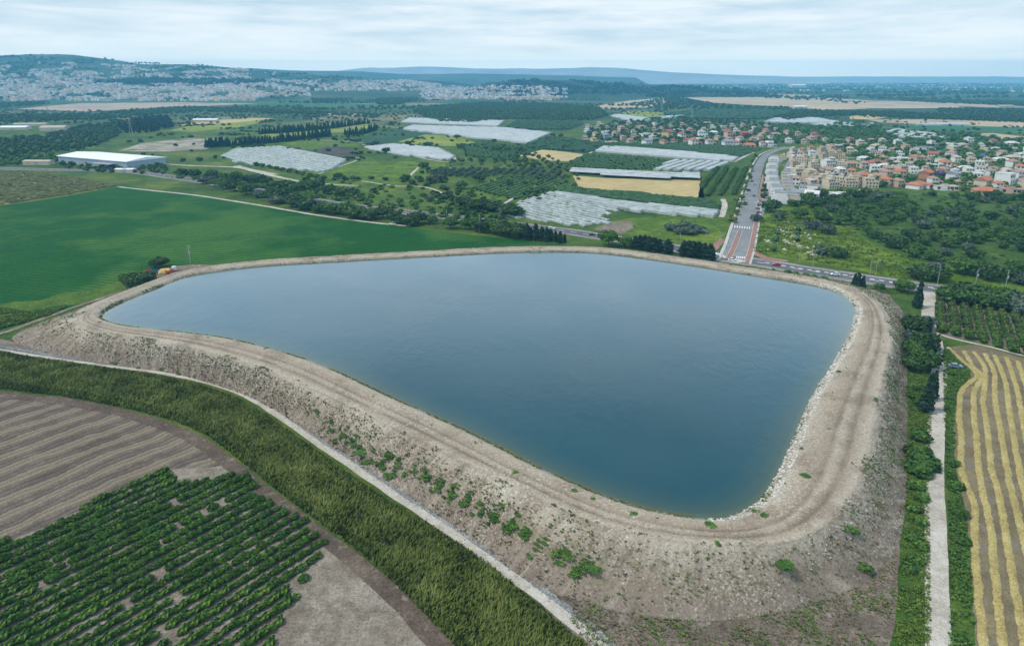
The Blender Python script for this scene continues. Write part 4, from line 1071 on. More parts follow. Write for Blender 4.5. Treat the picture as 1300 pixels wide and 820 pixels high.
# ------------------------------------------------------------------ near orchard, rows of bushes
def lay_rows(key, poly, a, b, spacing, step, label, cat, group, sc, limit, stuff_name, stuff_mat, jit=0.25, gap=0.05, seed=0, frame=True, kind='low'):
    q = random.Random(seed); pts = []; rd = wdir(a, b); rang = math.atan2(rd[1], rd[0])
    for p, e in rows_in(poly, a, b, spacing):
        L = np.linalg.norm(e-p); d = (e-p)/max(L, 1e-6); k = int(L/step)
        for i in range(k+1):
            if q.random() < gap: continue
            c = p+d*(i*step+q.gauss(0, jit)); pts.append((c[0]+q.gauss(0, jit*.6), c[1]+q.gauss(0, jit*.6)))
    def vis(pt):
        px, py = project((pt[0], pt[1], g(pt[1])+1)); return -8 < px < 1308 and py < (740 if frame else 830)
    seen = [p for p in pts if vis(p)]; rest = [p for p in pts if not vis(p)]
    seen.sort(key=lambda p: p[0]**2+p[1]**2)
    for p in seen[:limit]:
        s = q.uniform(*sc); plant(key, (p[0], p[1], g(p[1])), label, cat, group, (s*q.uniform(1.0, 1.25), s*(q.uniform(.66, .82) if key == 'citrus' else q.uniform(.85, 1.0)), s*q.uniform(.85, 1.15)), None, rang+q.choice((0, math.pi))+q.gauss(0, 0.15))
    rest = [p for p in rest if -60 < project((p[0], p[1], 0))[0] < 1360 and project((p[0], p[1], 0))[1] < 850] + seen[limit:]
    if rest and stuff_name: wood(stuff_name, rest, kind, stuff_mat, sc, seed, None, rang)
    print('ROWS', label, len(seen), len(rest))
lay_rows('citrus', [(-30,706),(0,692),(60,668),(130,634),(215,595),(228,607),(238,615),(300,600),(318,606),(331,634),(388,660),(412,690),(398,722),(330,850),(-120,850),(-120,745)], (0,692), (218,595), 3.15, 2.15,
         'glossy green orchard bush in the near rows beside the ploughed field', 'bush', 'near orchard bushes', (0.85, 1.15), 300, 'orchard_bushes', F_CITRUS, seed=3, gap=0.04, kind='orch', jit=0.16)
lay_rows('fruit', [(1190,388),(1206,388),(1300,405),(1350,412),(1360,462),(1300,452),(1268,440),(1232,431),(1193,421)], (1199,420), (1196,388), 4.6, 2.3,
         'leafy fruit tree in the rows beyond the golden stubble field', 'fruit tree', 'orchard beyond the stubble field', (1.05, 1.35), 200, None, None, 0.15, 0.02, 5, False)
lay_rows('avocado', [(889,250),(893,226),(916,210),(950,205),(953,212),(941,247)], (893,248), (920,211), 9.5, 5.2,
         'dark orchard tree in the plantation beside the avenue', 'fruit tree', 'plantation beside the avenue', (0.8, 1.05), 130, None, None, 0.4, 0.04, 6, False)
lay_rows('olive', [(545,222),(560,206),(600,200),(648,205),(660,212),(700,212),(722,226),(700,230),(650,222),(600,226)], (560,222), (600,205), 8.5, 6.5,
         'grey green olive tree in the grove between the vineyards', 'olive tree', 'olive grove', (0.85, 1.2), 130, None, None, 0.6, 0.06, 7, False)

# windrows of straw
WR = [[(1204,441),(1214,451),(1233,467.5),(1240,478),(1222,494),(1217.5,522),(1220,552),(1221,598),(1231,624),(1238,647),(1237,677),(1240,728),(1246,790),(1252,850)],
      [(1224,445.7),(1236,466),(1247,477),(1237,497),(1236.5,527),(1239,552),(1243,598),(1249,631),(1258,672),(1263,728),(1270,790),(1277,850)],
      [(1236.5,447),(1249,464),(1251,482),(1248,508),(1253,542),(1259,596),(1265,615),(1273,654),(1285,728),(1296,790),(1305,850)],
      [(1250,449),(1262,472),(1263,505),(1270,545),(1279,598),(1290,647),(1301,690),(1312,740),(1330,850)],
      [(1263,451),(1276,484),(1282,525),(1293,590),(1304,640),(1325,730),(1340,800)],
      [(1278,454),(1291,494),(1299,537),(1312,600),(1335,700)], [(1292,459),(1304,495),(1318,560),(1335,640)]]
m_wr = ground_mat('golden_straw', (0.30, 0.24, 0.095), (0.38, 0.31, 0.125), (0.46, 0.385, 0.175), 6, 1.2, 0.35, patch=((0.29, 0.225, 0.11), 2.5, 0.66), bump=0.25, fine_amt=0.45)
ORD = ['first','second','third','fourth','fifth','sixth','seventh','eighth','ninth','tenth','eleventh','twelfth','thirteenth','fourteenth','fifteenth','sixteenth','seventeenth','eighteenth','nineteenth','twentieth']
ORD += ['twenty-'+o_ for o_ in ORD[:9]] + ['thirtieth'] + ['thirty-'+o_ for o_ in ORD[:9]] + ['fortieth']
for wi, path in enumerate(WR):
    pp = smooth_path([np.array(P2(*p)) for p in path], 0.5); V, Fc = [], []; q = random.Random(wi)
    for i, p in enumerate(pp):
        d = pp[min(i+1, len(pp)-1)]-pp[max(i-1, 0)]; d /= np.linalg.norm(d); nn = np.array([-d[1], d[0]])
        w_ = 0.80*(1+0.3*mnoise.noise(Vector((i*0.25, wi*5, 0))))
        for k in range(7):
            t = k/6*2-1; n_ = q.gauss(0, 0.06)
            c = p+nn*(t*w_+n_)+nn*0.25*mnoise.noise(Vector((i*0.1, wi*9, 1)))
            V.append((c[0], c[1], g(c[1])+0.05+max(0, (1-t*t))*0.24*q.uniform(0.6, 1.25)))
        if i:
            a, b = 7*(i-1), 7*i
            for k in range(6): Fc.append((a+k+1, a+k, b+k, b+k+1))
    o = obj('straw_windrow', mesh_from('straw_windrow', V, Fc, [m_wr]))
    tag(o, 'curving golden straw windrow, %s from the white gravel road' % ORD[wi], 'windrow', 'straw windrows on the stubble field')
# ------------------------------------------------------------------ trees one can tell apart
def tree(key, px, py, hgt, label, cat='tree', group=None, wide=1.0, var=None, base=None):
    H0 = dict(broad=6.2, green=5.8, yellow=5.0, purple=6.2, olive=3.6, cypress=11.6, conifer=13.0, shrub=2.2, darkshrub=3.1, weedbush=1.0, fruit=3.2, avocado=4.4)[key]
    s = hgt/H0; p = at(px, py)
    return plant(key, (p.x, p.y, p.z-0.05), label, cat, group, (s*wide, s*wide, s), var)
for k, (px, py, h) in enumerate([(164,361,5.6),(174,362,6.4),(185,360,6.0)]):
    tree('broad', px, py, h, ['round dark tree at the outer end of the clump by the farm yard', 'biggest dark tree in the middle of the clump by the farm yard', 'dark tree of the clump closest to the yellow tarpaulin heap'][k], 'tree', 'tree clump by the farm yard', 1.25)
tree('broad', 203, 340, 6.0, 'single round dark tree standing behind the yellow tarpaulin heap', wide=1.2)
tree('broad', 773, 312, 9.0, 'round dark tree on the far bank at the end of the hedge', wide=0.95)
tree('green', 793, 314, 6.6, 'lighter green tree on the far bank beside the dark hedge', wide=1.1)
for k, (px, py, h) in enumerate([(806,315.5,7.4),(812,316.5,8.0),(818,317,8.4),(824,318,8.0),(830,319,8.2),(837,320.5,7.6),(847,322,8.4)]):
    tree('cypress', px, py, h, 'dark dense cypress in the longer hedge on the far bank of the reservoir', 'cypress', 'longer cypress hedge on the far bank', 3.0)
for k, (px, py, h) in enumerate([(868,325,8.4),(874,326,9.2),(880,327,9.0),(886,328,9.2),(893,329,8.8),(901,330.5,9.0)]):
    tree('cypress', px, py, h, 'dark dense cypress in the shorter hedge on the far bank near the junction', 'cypress', 'shorter cypress hedge on the far bank', 3.0)
for k, (px, py, h) in enumerate([(661,303,8),(669,305,10.5),(674,304,7.5),(680,305.5,10.5),(688,306,9),(694,307,9),(699,307,8),(705,308,7.5),(711,309,7.5),(717,308.5,5.5)]):
    tree('cypress', px, py, h, 'slim dark cypress in the row behind the far corner of the green field', 'cypress', 'cypress row at the field corner', 1.7)
belt = [(262,233),(274,236),(286,239),(300,243),(315,247),(330,251),(345,255),(362,257.5),(380,261),(396,265),(412,267.5),(432,270),(445,273),(458,274),(474,277),(487,277),(500,279),(533,284),(546,285),(574,290),(590,291),(602,292),(613,294),(624,295),(634,297),(645,299),(655,301),(618,266),(628,268),(606,268),(640,272),(652,275),(590,262),
        (352,259),(371,263),(388,266.5),(405,270),(421,272),(452,277),(467,279),(510,284),(522,286),(345,246),(361,249),(380,254),(393,256),(320,243),(306,240),(292,236),(300,229),(315,232),(328,231),(340,235),(352,238),(364,239),(374,242),(386,239),(404,240),(420,246),(436,249),(270,226),(285,228),(248,224),(230,222)]
for k, (px, py) in enumerate(belt):
    tree(random.choice(('broad','broad','green')), px+random.uniform(-2,2), py+random.uniform(-.7,.7), random.uniform(6.0,9.0), 'bushy dark green tree in the belt along the main road by the green field', 'tree', 'tree belt along the main road', random.uniform(1.15,1.6))
for k in range(11):
    px, py = 325+k*8.6, 211+k*1.75
    tree('green', px, py, 4.4, 'rounded tree in the straight hedge below the white row covers', 'tree', 'straight hedge below the row covers', 1.25)
LONE = [('broad',333,187,5,'single tree at the upper corner of the large striped cover block'),('broad',429,227,6,'round tree in the bright meadow near the end of the hedge'),
 ('green',449,230,5,'smaller round tree in the bright meadow, second after the hedge end'),('broad',515,230,6.5,'round dark tree on the meadow beside the bend of the white path'),
 ('olive',553,231,9,'large grey green tree above the curving white path'),('broad',538,214,7,'tall dark tree at the top of the white meadow path'),
 ('broad',586,240,7,'dark spreading tree at the edge of the bright vineyard'),('broad',609,231,7.5,'wide dark tree between olive grove and bright vineyard'),
 ('broad',546,256,5.5,'dark bush like tree alone between white path and main road'),('broad',477,184,7.5,'broad dark tree beside the bright field, uphill of the small net block'),
 ('broad',518,184,6,'dark tree at the upper edge of the small white net block'),('broad',490,194,7,'dark round tree in front of the small white net block'),
 ('broad',546,186,6,'tree with a wide crown past the end of the small net block'),('broad',580,177,7,'dark tree below the middle of the long white nets'),
 ('broad',584,189,6,'lone tree in the dark green field under the long nets'),('broad',631,192,7,'tree in the thicket at the bare path under the long nets'),
 ('green',644,192,6,'lighter tree in the thicket under the long nets'),('broad',627,181,5.5,'small dark tree touching the lower edge of the long white net'),
 ('broad',1148,371,5.6,'bright round tree beside the main road at the reservoir corner'),('darkshrub',1116,366,2.8,'low dark shrub between main road and reservoir corner'),
 ('conifer',1164,391,12.5,'tall dark conifer where the white gravel road meets the main road'),('conifer',1175,523,13,'leaning dark pine beside the white gravel road, the taller of two'),
 ('conifer',1183,508,10,'shorter dark pine behind the leaning pine at the gravel road'),('purple',1193,226,8,'purple blossoming tree among the orange roofed houses'),
 ('broad',979,269,9,'big dark tree at the foot of the grey terraced houses'),('broad',989,277,6,'rounder smaller tree in front of the big dark tree by the terraces'),
 ('broad',960,281,6,'dark tree beside the red cycle path on the avenue'),('broad',1016,278,7,'dark tree at the upper edge of the yellow meadow'),
 ('broad',1044,283,7,'dark tree at the meadow edge, next to the grove'),('broad',1031,291,7.5,'large dark tree standing inside the yellow meadow'),('broad',1050,297,7.5,'dark tree on the meadow closest to the grove'),
 ('broad',1042,323,5.5,'dark tree low in the meadow above the main road'),('broad',1064,327,6,'dark tree between meadow and grove above the main road')]
for key, px, py, h, lab in LONE: tree(key, px, py, h, lab, 'shrub' if 'shrub' in key else 'tree', None, 0.8 if key == 'conifer' else 1.2)
for k, (px, py, h) in enumerate([(1083,367,7.5),(1088,368,8.5),(1094,368.5,7)]):
    tree('conifer', px, py, h, 'dark bushy conifer of the trio by the main road at the reservoir corner', 'tree', 'conifer trio at the reservoir corner', 1.1)
GR = [('broad',1158,420,6.5),('broad',1170,418,7.5),('conifer',1176,432,9),('broad',1160,436,6.5),('broad',1173,446,7.5),('green',1158,452,6),('conifer',1178,452,8.5),('broad',1166,462,6.5),('broad',1176,468,6.5),('broad',1158,469,5.5)]
for k, (key, px, py, h) in enumerate(GR):
    tree(key, px, py, h, 'dark leafy tree in the thick clump beside the white gravel road', 'tree', 'tree clump at the gravel road', 0.95 if key == 'conifer' else 1.1)
SH = [('shrub',1160,494,2.6),('shrub',1167,512,2.4),('darkshrub',1160,505,3.0),('darkshrub',1168,558,3.6),('darkshrub',1166,583,4.2),('darkshrub',1175,594,4.6),('darkshrub',1164,600,4.0),('shrub',1163,620,2.6),('shrub',1170,634,2.2),('shrub',1160,648,2.2),('shrub',1168,664,2.0),('shrub',1158,684,2.0),('shrub',1170,696,1.9),('shrub',1162,714,2.0),('shrub',1152,724,2.0),('darkshrub',1214,620,2.2),('darkshrub',1218,655,2.2),('darkshrub',1209,590,2.0),('darkshrub',1224,690,2.0)]
for k, (key, px, py, h) in enumerate(SH):
    tree(key, px, py, h, 'green shrub in the grass verge of the white gravel road', 'shrub', 'shrubs along the gravel road', 1.15)
FB = [(560,333.5),(1000,347),(1010,349),(1023,351),(1033,353),(930,339),(942,341),(1046,355)]
for px, py in FB: tree('shrub', px, py-1.5, 1.6, 'small green shrub on the strip between reservoir and main road', 'shrub', 'shrubs on the far bank', 1.5)
# weeds grown to bushes on the dam
DAM = [(447,560,1.5),(455,566,1.6),(463,574,1.7),(470,580,1.4),(481,588,1.6),(487,594,1.5),(497,600,1.3),(503,586,1.2),(512,594,1.2),(529,598,1.2),(540,606,1.2),(551,612,1.2),(565,616,1.2),(582,628,1.2),(601,640,1.1),(615,650,1.0),(725,709,1.6),(744,714,1.8),(762,726,1.4),(655,602,0.8),(730,626,0.8),(752,633,0.7),(812,656,0.8),(893,670,1.2),(900,668,1.0),(912,688,0.9),(960,655,1.0),(972,650,1.0),(1000,704,1.9),(1006,712,1.8),(995,712,1.7),(1010,703,1.5),(1075,670,1.4),(1078,688,1.4),(1090,718,1.6),(1100,728,1.5),(1066,470,1.0),(1114,506,1.1),(1021,606,1.0),(338,440,1.0),(400,520,1.3),(420,535,1.2),(150,462,1.2),(170,466,1.3),(205,468,1.2),(230,474,1.2)]
bank_grid = [(i, v, *bank_px(i, v)) for i in range(0, NB, 2) for v in [k*0.025 for k in range(1, 40)]]
bg = np.array(bank_grid)
for px, py, s in DAM:
    k = np.argmin((bg[:, 2]-px)**2+(bg[:, 3]-py)**2); p = bank_point(int(bg[k, 0]), bg[k, 1])
    plant('weedbush', (p[0], p[1], p[2]-0.08), 'low green weed bush growing on the stony reservoir embankment', 'shrub', 'weed bushes on the embankment', (s*random.uniform(.6, 1.3), s*random.uniform(.5, 1.0), s*random.uniform(0.35, 0.6)))
q_ = random.Random(8)
band_ = smooth_path([np.array(p) for p in [(425,545),(450,562),(480,585),(515,598),(560,616),(605,642),(645,665),(690,690),(735,712),(765,727)]], 4)
for c_ in band_:
    for _ in range(3):
        px, py, s = c_[0]+q_.gauss(0, 7), c_[1]+q_.gauss(0, 8), q_.choice((0.3, 0.4, 0.5, 0.7, 0.95))*q_.uniform(0.8, 1.2)
        k = np.argmin((bg[:, 2]-px)**2+(bg[:, 3]-py)**2); p = bank_point(bg[k, 0]+q_.random(), bg[k, 1])
        plant('weedbush', (p[0], p[1], p[2]-0.1), 'low green weed bush growing on the stony reservoir embankment', 'shrub', 'weed bushes on the embankment', (s*q_.uniform(.8, 1.5), s*q_.uniform(.8, 1.3), s*q_.uniform(0.6, 1.0)))
# avenue trees
for k in range(9):
    t = k/8; px = 931+27*t-2*t*t; py = 283-78*t
    tree('yellow', px, py, 4.6, 'bright yellow green tree in the row along the avenue', 'tree', 'street trees along the avenue', 1.15)
for k in range(7):
    t = k/6; tree('green', 969+8*t, 252-40*t, 4.2, 'small dark tree between avenue and grey terraced houses', 'tree', 'trees in front of the grey terraces', 1.2)
# the grove right of the avenue
gp = [(1000,262),(1040,250),(1065,251),(1130,243),(1200,250),(1320,247),(1340,371),(1300,362),(1240,352),(1185,343),(1145,326),(1105,307),(1075,290),(1030,270)]
gpts = [p for p in poisson(gp, 9.6, 3) if mnoise.noise(Vector((p[0]/38, p[1]/38, 2.2))) > -0.26]
gpts.sort(key=lambda p: p[1])
n_ind = 135
for p in gpts[:n_ind]:
    s = random.uniform(0.75, 1.3); plant(random.choice(('broad','broad','green')), (p[0], p[1], g(p[1])-0.1), 'dark bushy tree in the dense grove between main road and houses', 'tree', 'grove between main road and houses', (s*1.22, s*1.22, s))
wood('grove_thicket', gpts[n_ind:], 'broad', F_BROAD, (0.8, 1.35), 4)
wood('undergrowth', poisson(gp, 8.5, 9), 'low', F_SHRUB, (0.5, 1.1), 5)
for k, (px, py) in enumerate([(1206,383),(1216,384),(1227,386),(1238,386),(1249,389),(1260,389),(1272,393),(1284,394),(1297,398),(1222,378),(1245,381),(1268,384),(1290,388),(1310,400)]):
    tree('broad', px, py, random.uniform(6.5, 8.5), 'big dark tree in the row behind the orchard by the main road', 'tree', 'tree row behind the orchard', 1.3)
for k, (px, py) in enumerate([(1168,354),(1178,355),(1190,356),(1183,349)]):
    tree('broad', px, py, 7, 'dark tree in the clump above the main road opposite the conifer', 'tree', 'clump above the main road', 1.3)
for k, (px, py) in enumerate([(850,292),(858,293),(866,291),(874,294),(882,293),(890,296),(863,297),(877,298),(871,289)]):
    tree('olive', px, py, 4.6, 'grey bush in the thicket on the meadow below the long net', 'tree', 'grey thicket on the meadow', 1.5)
# conifer windbreaks
for (x0, y0, x1, y1, n, lab, grp) in ((330,171,468,157,64,'dark conifer in the upper windbreak above the bright yellow field','upper windbreak'), (262,188,420,173,66,'dark conifer in the lower windbreak under the bright yellow field','lower windbreak'), (438,172,478,166,22,'dark conifer in the short thick windbreak at the yellow field end','short windbreak')):
    for k in range(n):
        t = k/(n-1); tree('conifer', x0+(x1-x0)*t+random.uniform(-1, 1), y0+(y1-y0)*t+2*math.sin(3.1*t), random.uniform(8, 14), lab, 'conifer', grp, random.uniform(0.9, 1.4))

# ------------------------------------------------------------------ woodland masses and plantations
for nm, poly, sp, kind, mat, sc in [
 ('woodland', [(525,141),(560,135),(620,131),(700,132),(760,138),(772,147),(750,153),(700,154),(640,152),(600,157),(560,156),(540,150)], 9, 'broad', F_BROAD, (0.9, 1.4)),
 ('woodland', [(980,148),(1040,142),(1130,143),(1300,150),(1340,152),(1340,158),(1240,154),(1150,151),(1080,147),(1040,149),(1000,154)], 10, 'broad', F_BROAD, (0.9, 1.4)),
 ('woodland', [(0,178),(60,172),(110,160),(150,156),(152,172),(130,182),(110,190),(60,195),(0,203),(-60,205),(-60,180)], 10, 'broad', F_BROAD, (0.8, 1.3)),
 ('woodland', [(0,200),(70,197),(75,207),(30,210),(-60,212),(-60,204)], 9, 'broad', F_BROAD2, (0.7, 1.1)),
 ('woodland', [(80,207),(140,210),(190,208),(215,213),(210,222),(130,220),(80,214)], 9, 'broad', F_BROAD, (0.6, 1.0)),
 ('woodland', [(100,150),(160,141),(240,136),(330,139),(480,146),(480,150),(330,144),(250,142),(170,148),(110,155)], 12, 'broad', F_BROAD, (0.9, 1.4)),
 ('woodland', [(150,163),(180,152),(215,153),(220,162),(190,170),(160,170)], 9, 'conifer', F_PINE, (1.0, 1.4)),
 ('woodland', [(-40,150),(30,146),(110,146),(120,151),(60,155),(-40,157)], 12, 'broad', F_BROAD, (0.9, 1.4)),
 ('woodland', [(-40,133),(60,129),(62,133),(0,138),(-40,139)], 14, 'broad', F_BROAD, (0.9, 1.4)),
 ('woodland', [(395,124),(440,118),(480,117),(470,124),(420,130),(398,132)], 14, 'far', F_BROAD, (0.9, 1.3)),
 ('woodland', [(478,128),(495,121),(525,119),(530,127),(505,134),(480,134)], 14, 'far', F_BROAD, (0.9, 1.3)),
 ('woodland', [(835,120),(880,117),(960,114),(1000,117),(940,120),(880,124),(840,127)], 22, 'far', F_BROAD, (0.9, 1.5)),
 ('woodland', [(795,134),(850,124),(875,127),(905,132),(935,135),(1000,137),(1000,141),(900,139),(840,139)], 18, 'broad', F_BROAD, (0.9, 1.4)),
 ('woodland', [(1000,124),(1060,121),(1080,124),(1065,128),(1100,131),(1090,133),(1050,129),(1000,127)], 26, 'broad', F_BROAD, (1.0, 1.7)),
 ('woodland', [(1100,124),(1170,126),(1320,131),(1320,136),(1240,133),(1200,132),(1150,129)], 22, 'far', F_BROAD, (0.8, 1.3)),
 ('woodland', [(1190,138),(1320,140),(1320,151),(1260,149),(1190,145)], 16, 'broad', F_BROAD, (0.9, 1.4)),
 ('woodland', [(960,141),(1000,139),(1075,140),(1080,146),(1000,148),(965,147)], 12, 'low', F_BROAD, (1.0, 1.6)),
 ('thicket', [(560,208),(600,198),(655,203),(665,215),(690,226),(700,232),(690,245),(660,232),(620,225),(580,222)], 13, 'low', F_BROAD2, (0.8, 1.6)),
 ('thicket', [(560,240),(600,240),(625,258),(650,256),(655,264),(640,285),(600,284),(560,276)], 8, 'low', F_BROAD, (0.8, 1.7)),
 ('thicket', [(225,218),(330,228),(420,243),(560,266),(640,282),(690,292),(690,297),(640,290),(560,279),(420,255),(330,240),(220,226)], 8, 'low', F_BROAD2, (0.9, 2.0)),
 ('thicket', [(380,228),(560,240),(600,256),(600,274),(520,267),(440,257),(380,247)], 12, 'low', F_BROAD2, (0.7, 1.7)),
 ('thicket', [(640,186),(700,200),(740,225),(735,240),(700,230),(660,215),(645,202)], 11, 'broad', F_BROAD, (0.5, 0.9)),
 ('thicket', [(640,262),(690,244),(730,245),(720,250),(660,262),(640,272)], 9, 'low', F_BROAD, (0.7, 1.5)),
 ('thicket', [(925,285),(932,262),(945,230),(955,200),(962,194),(960,215),(950,250),(940,285),(925,305)], 6, 'low', F_BROAD2, (0.7, 1.3)),
 ('thicket', [(962,262),(968,262),(980,212),(974,210)], 5, 'low', F_BROAD2, (0.6, 1.1)),
 ('hedge_plants', [(960,339),(1020,349),(1100,361),(1150,369),(1150,373),(1095,367),(1030,356),(960,343)], 5.5, 'low', F_SHRUB, (0.25, 0.5)),
 ('town_greenery', [(745,168),(780,155),(850,150),(960,155),(985,160),(990,175),(960,186),(900,184),(830,181),(760,181),(742,176)], 13, 'broad', F_BROAD, (0.6, 1.15)),
 ('town_greenery', [(960,165),(1000,158),(1080,163),(1150,168),(1240,172),(1340,185),(1340,246),(1250,246),(1160,238),(1110,238),(1100,205),(1050,186),(1000,182),(965,184)], 12.5, 'broad', F_BROAD2, (0.7, 1.35)),
 ('town_greenery', [(1000,252),(1040,250),(1060,249),(1115,244),(1110,225),(1090,232),(1040,236),(1005,232)], 14, 'low', F_BROAD, (0.8, 1.6)),
 ('village_wood', [(1050,160),(1090,154),(1120,165),(1130,178),(1100,182),(1060,175)], 10, 'broad', F_BROAD2, (0.8, 1.3))]:
    wood(nm, poisson(poly, sp, len(poly)+int(sp)), kind, mat, sc, 3)
hp = []
for pl, sp, th in (([(150,150),(330,146),(500,152),(700,166),(740,186),(700,215),(560,205),(450,206),(300,206),(200,206),(150,180)], 9, 0.30), ([(0,140),(330,142),(560,142),(560,152),(330,150),(0,160)], 12, 0.12), ([(380,225),(560,215),(640,215),(700,240),(640,280),(520,262),(400,245)], 9, 0.24), ([(740,136),(980,140),(1320,162),(1320,182),(1150,178),(980,152),(760,150)], 13, 0.25)):
    for x, y in poisson(pl, sp, 5):
        if mnoise.noise(Vector((x/55, y/30, 6.0)))+0.35*mnoise.noise(Vector((x/16, y/16, 2.0))) > th: hp.append((x, y))
NETS_ = [[(283,199),(300,190),(356,187),(440,204),(426,214),(412,220),(350,214),(300,207)],[(461,188.5),(500,184),(556,189),(577,200),(570,205),(520,200)],[(510,157),(520,150),(640,153),(700,169),(672,184),(600,177),(513,166)],[(655,195),(665,187),(745,196),(720,206),(690,205)],[(640,277),(655,256),(690,246),(915,267),(908,278),(765,292)],[(320,172),(470,155),(478,168),(345,178)]]
hp = [p for p in hp if not any(in_poly(*project((p[0], p[1], g(p[1])+1.5)), n_) for n_ in NETS_)]
wood('hedgerow_trees', hp, 'low', F_BROAD, (0.9, 2.1), 12)
print('HEDGEROW', len(hp))
# trees on the hills
def hill_pts(hz, x0, x1, y0, y1, n, fn, seed):
    r = random.Random(seed); out = []
    for _ in range(n*6):
        x, y = r.uniform(x0, x1), r.uniform(y0, y1); z = hz(x, y)
        if z is None or z < GZ+0.5: continue
        if fn(x, y): out.append((x, y))
        if len(out) >= n: break
    return out
pxy = lambda x, y, z: project((x, y, z))
def band(poly, hz): 
    def f(x, y):
        q = pxy(x, y, hz(x, y)); return in_poly(q[0], q[1], poly)
    return f
wood('hill_woodland', hill_pts(hill_town, -3600, -900, 2800, 4300, 900, band([(120,104),(200,101.5),(300,101),(345,104),(300,108),(200,107.5),(140,107)], hill_town), 1), 'far', F_PINE, (1.4, 2.2), 2, hill_town)
wood('hill_woodland', hill_pts(hill_town, -3800, -900, 2800, 4300, 2600, lambda x, y: mnoise.noise(Vector((x/160, y/160, 1))) > 0.05, 2), 'far', F_BROAD, (0.7, 1.4), 3, hill_town)
wood('hill_woodland', hill_pts(hill_wood, -230, 1250, 3250, 3950, 1100, lambda x, y: mnoise.noise(Vector((x/200, y/200, 1))) > -0.15, 3), 'far', F_PINE, (0.9, 1.4), 4, hill_wood)
# belts of trees over the far plain on the right
fp = []
r = random.Random(21)
for _ in range(70):
    px, py = r.uniform(760, 1310), 99.5+27*r.random()**1.6
    c = P2(px, py); L = r.uniform(120, 700); a = r.gauss(0.1, 0.15); k = int(L/22)
    for i in range(k): fp.append((c[0]+math.cos(a)*L*(i/k-.5)+r.gauss(0, 8), c[1]+math.sin(a)*L*(i/k-.5)+r.gauss(0, 14)))
wood('far_tree_belts', fp, 'far', F_BROAD, (1.2, 2.0), 8)
fp = []
for _ in range(46):
    px, py = r.uniform(330, 800), 116+24*r.random()
    c = P2(px, py); L = r.uniform(80, 320); a = r.gauss(0.1, 0.2); k = int(L/16)
    for i in range(k): fp.append((c[0]+math.cos(a)*L*(i/k-.5)+r.gauss(0, 6), c[1]+math.sin(a)*L*(i/k-.5)+r.gauss(0, 10)))
wood('far_tree_belts', fp, 'far', F_BROAD, (0.7, 1.2), 9)

m_vl = foliage_mat('vine_leaves', (0.022, 0.06, 0.016), (0.05, 0.115, 0.026), (0.10, 0.17, 0.035), 0.0)
m_vd = foliage_mat('dark_vine_leaves', (0.015, 0.045, 0.018), (0.03, 0.078, 0.028), (0.055, 0.115, 0.036), 0.0)
m_vo = foliage_mat('olive_vine_leaves', (0.06, 0.068, 0.022), (0.12, 0.13, 0.042), (0.20, 0.195, 0.07), 0.0)
vine_rows('vineyard_rows', [(-80,214),(60,221),(100,227),(148,236.5),(80,248.5),(0,260.5),(-80,270)], (0,258), (140,237), 3.4, 1.6, 1.5, m_vo, 1, 0.12)
vine_rows('vineyard_rows', [(600,241),(640,223),(700,226),(735,243),(690,250),(650,254)], (610,250), (680,226), 6.0, 2.2, 1.9, m_vl, 2)
vine_rows('vineyard_rows', [(702,241),(735,240),(800,246),(860,251),(898,254),(914,262),(913,267),(860,263),(790,255),(720,247)], (720,244), (900,258), 5.0, 3.0, 2.4, m_vd, 3, 0.02)
vine_rows('vineyard_rows', [(716,209),(745,196),(790,198),(848,203),(834,216),(790,216),(740,214)], (745,213), (800,199), 6.5, 2.6, 2.0, m_vl, 4)
vine_rows('vineyard_rows', [(588,184),(620,181),(688,190),(655,198),(640,203),(592,199)], (600,198), (660,186), 7, 2.6, 2.0, m_vl, 5)
vine_rows('vineyard_rows', [(642,163),(657,154),(733,153),(740,158),(722,165),(680,165)], (650,163), (735,156), 7, 4.0, 2.5, m_vd, 6)
vine_rows('vineyard_rows', [(842,146),(880,140),(958,138),(1005,141),(995,148),(960,152),(880,151)], (850,150), (990,142), 9, 6.0, 3, m_vd, 7)
vine_rows('vineyard_rows', [(662,188),(690,173),(740,179),(786,184),(770,192),(745,194)], (670,188), (760,182), 7, 4.0, 2.5, m_vd, 8)
vine_rows('vineyard_rows', [(780,183),(850,181),(940,186),(968,190),(940,200),(850,190)], (790,185), (950,192), 7, 3.0, 2.2, m_vd, 9)
vine_rows('vineyard_rows', [(728,217),(890,224),(890,228),(728,219)], (740,220), (746,216), 6, 2.0, 1.6, m_vl, 10)
vine_rows('vineyard_rows', [(962,322),(965,288),(985,275),(1030,300),(1060,330),(1000,326)], (970,322), (980,280), 12, 2.4, 2.4, m_vd, 11, 0.45)
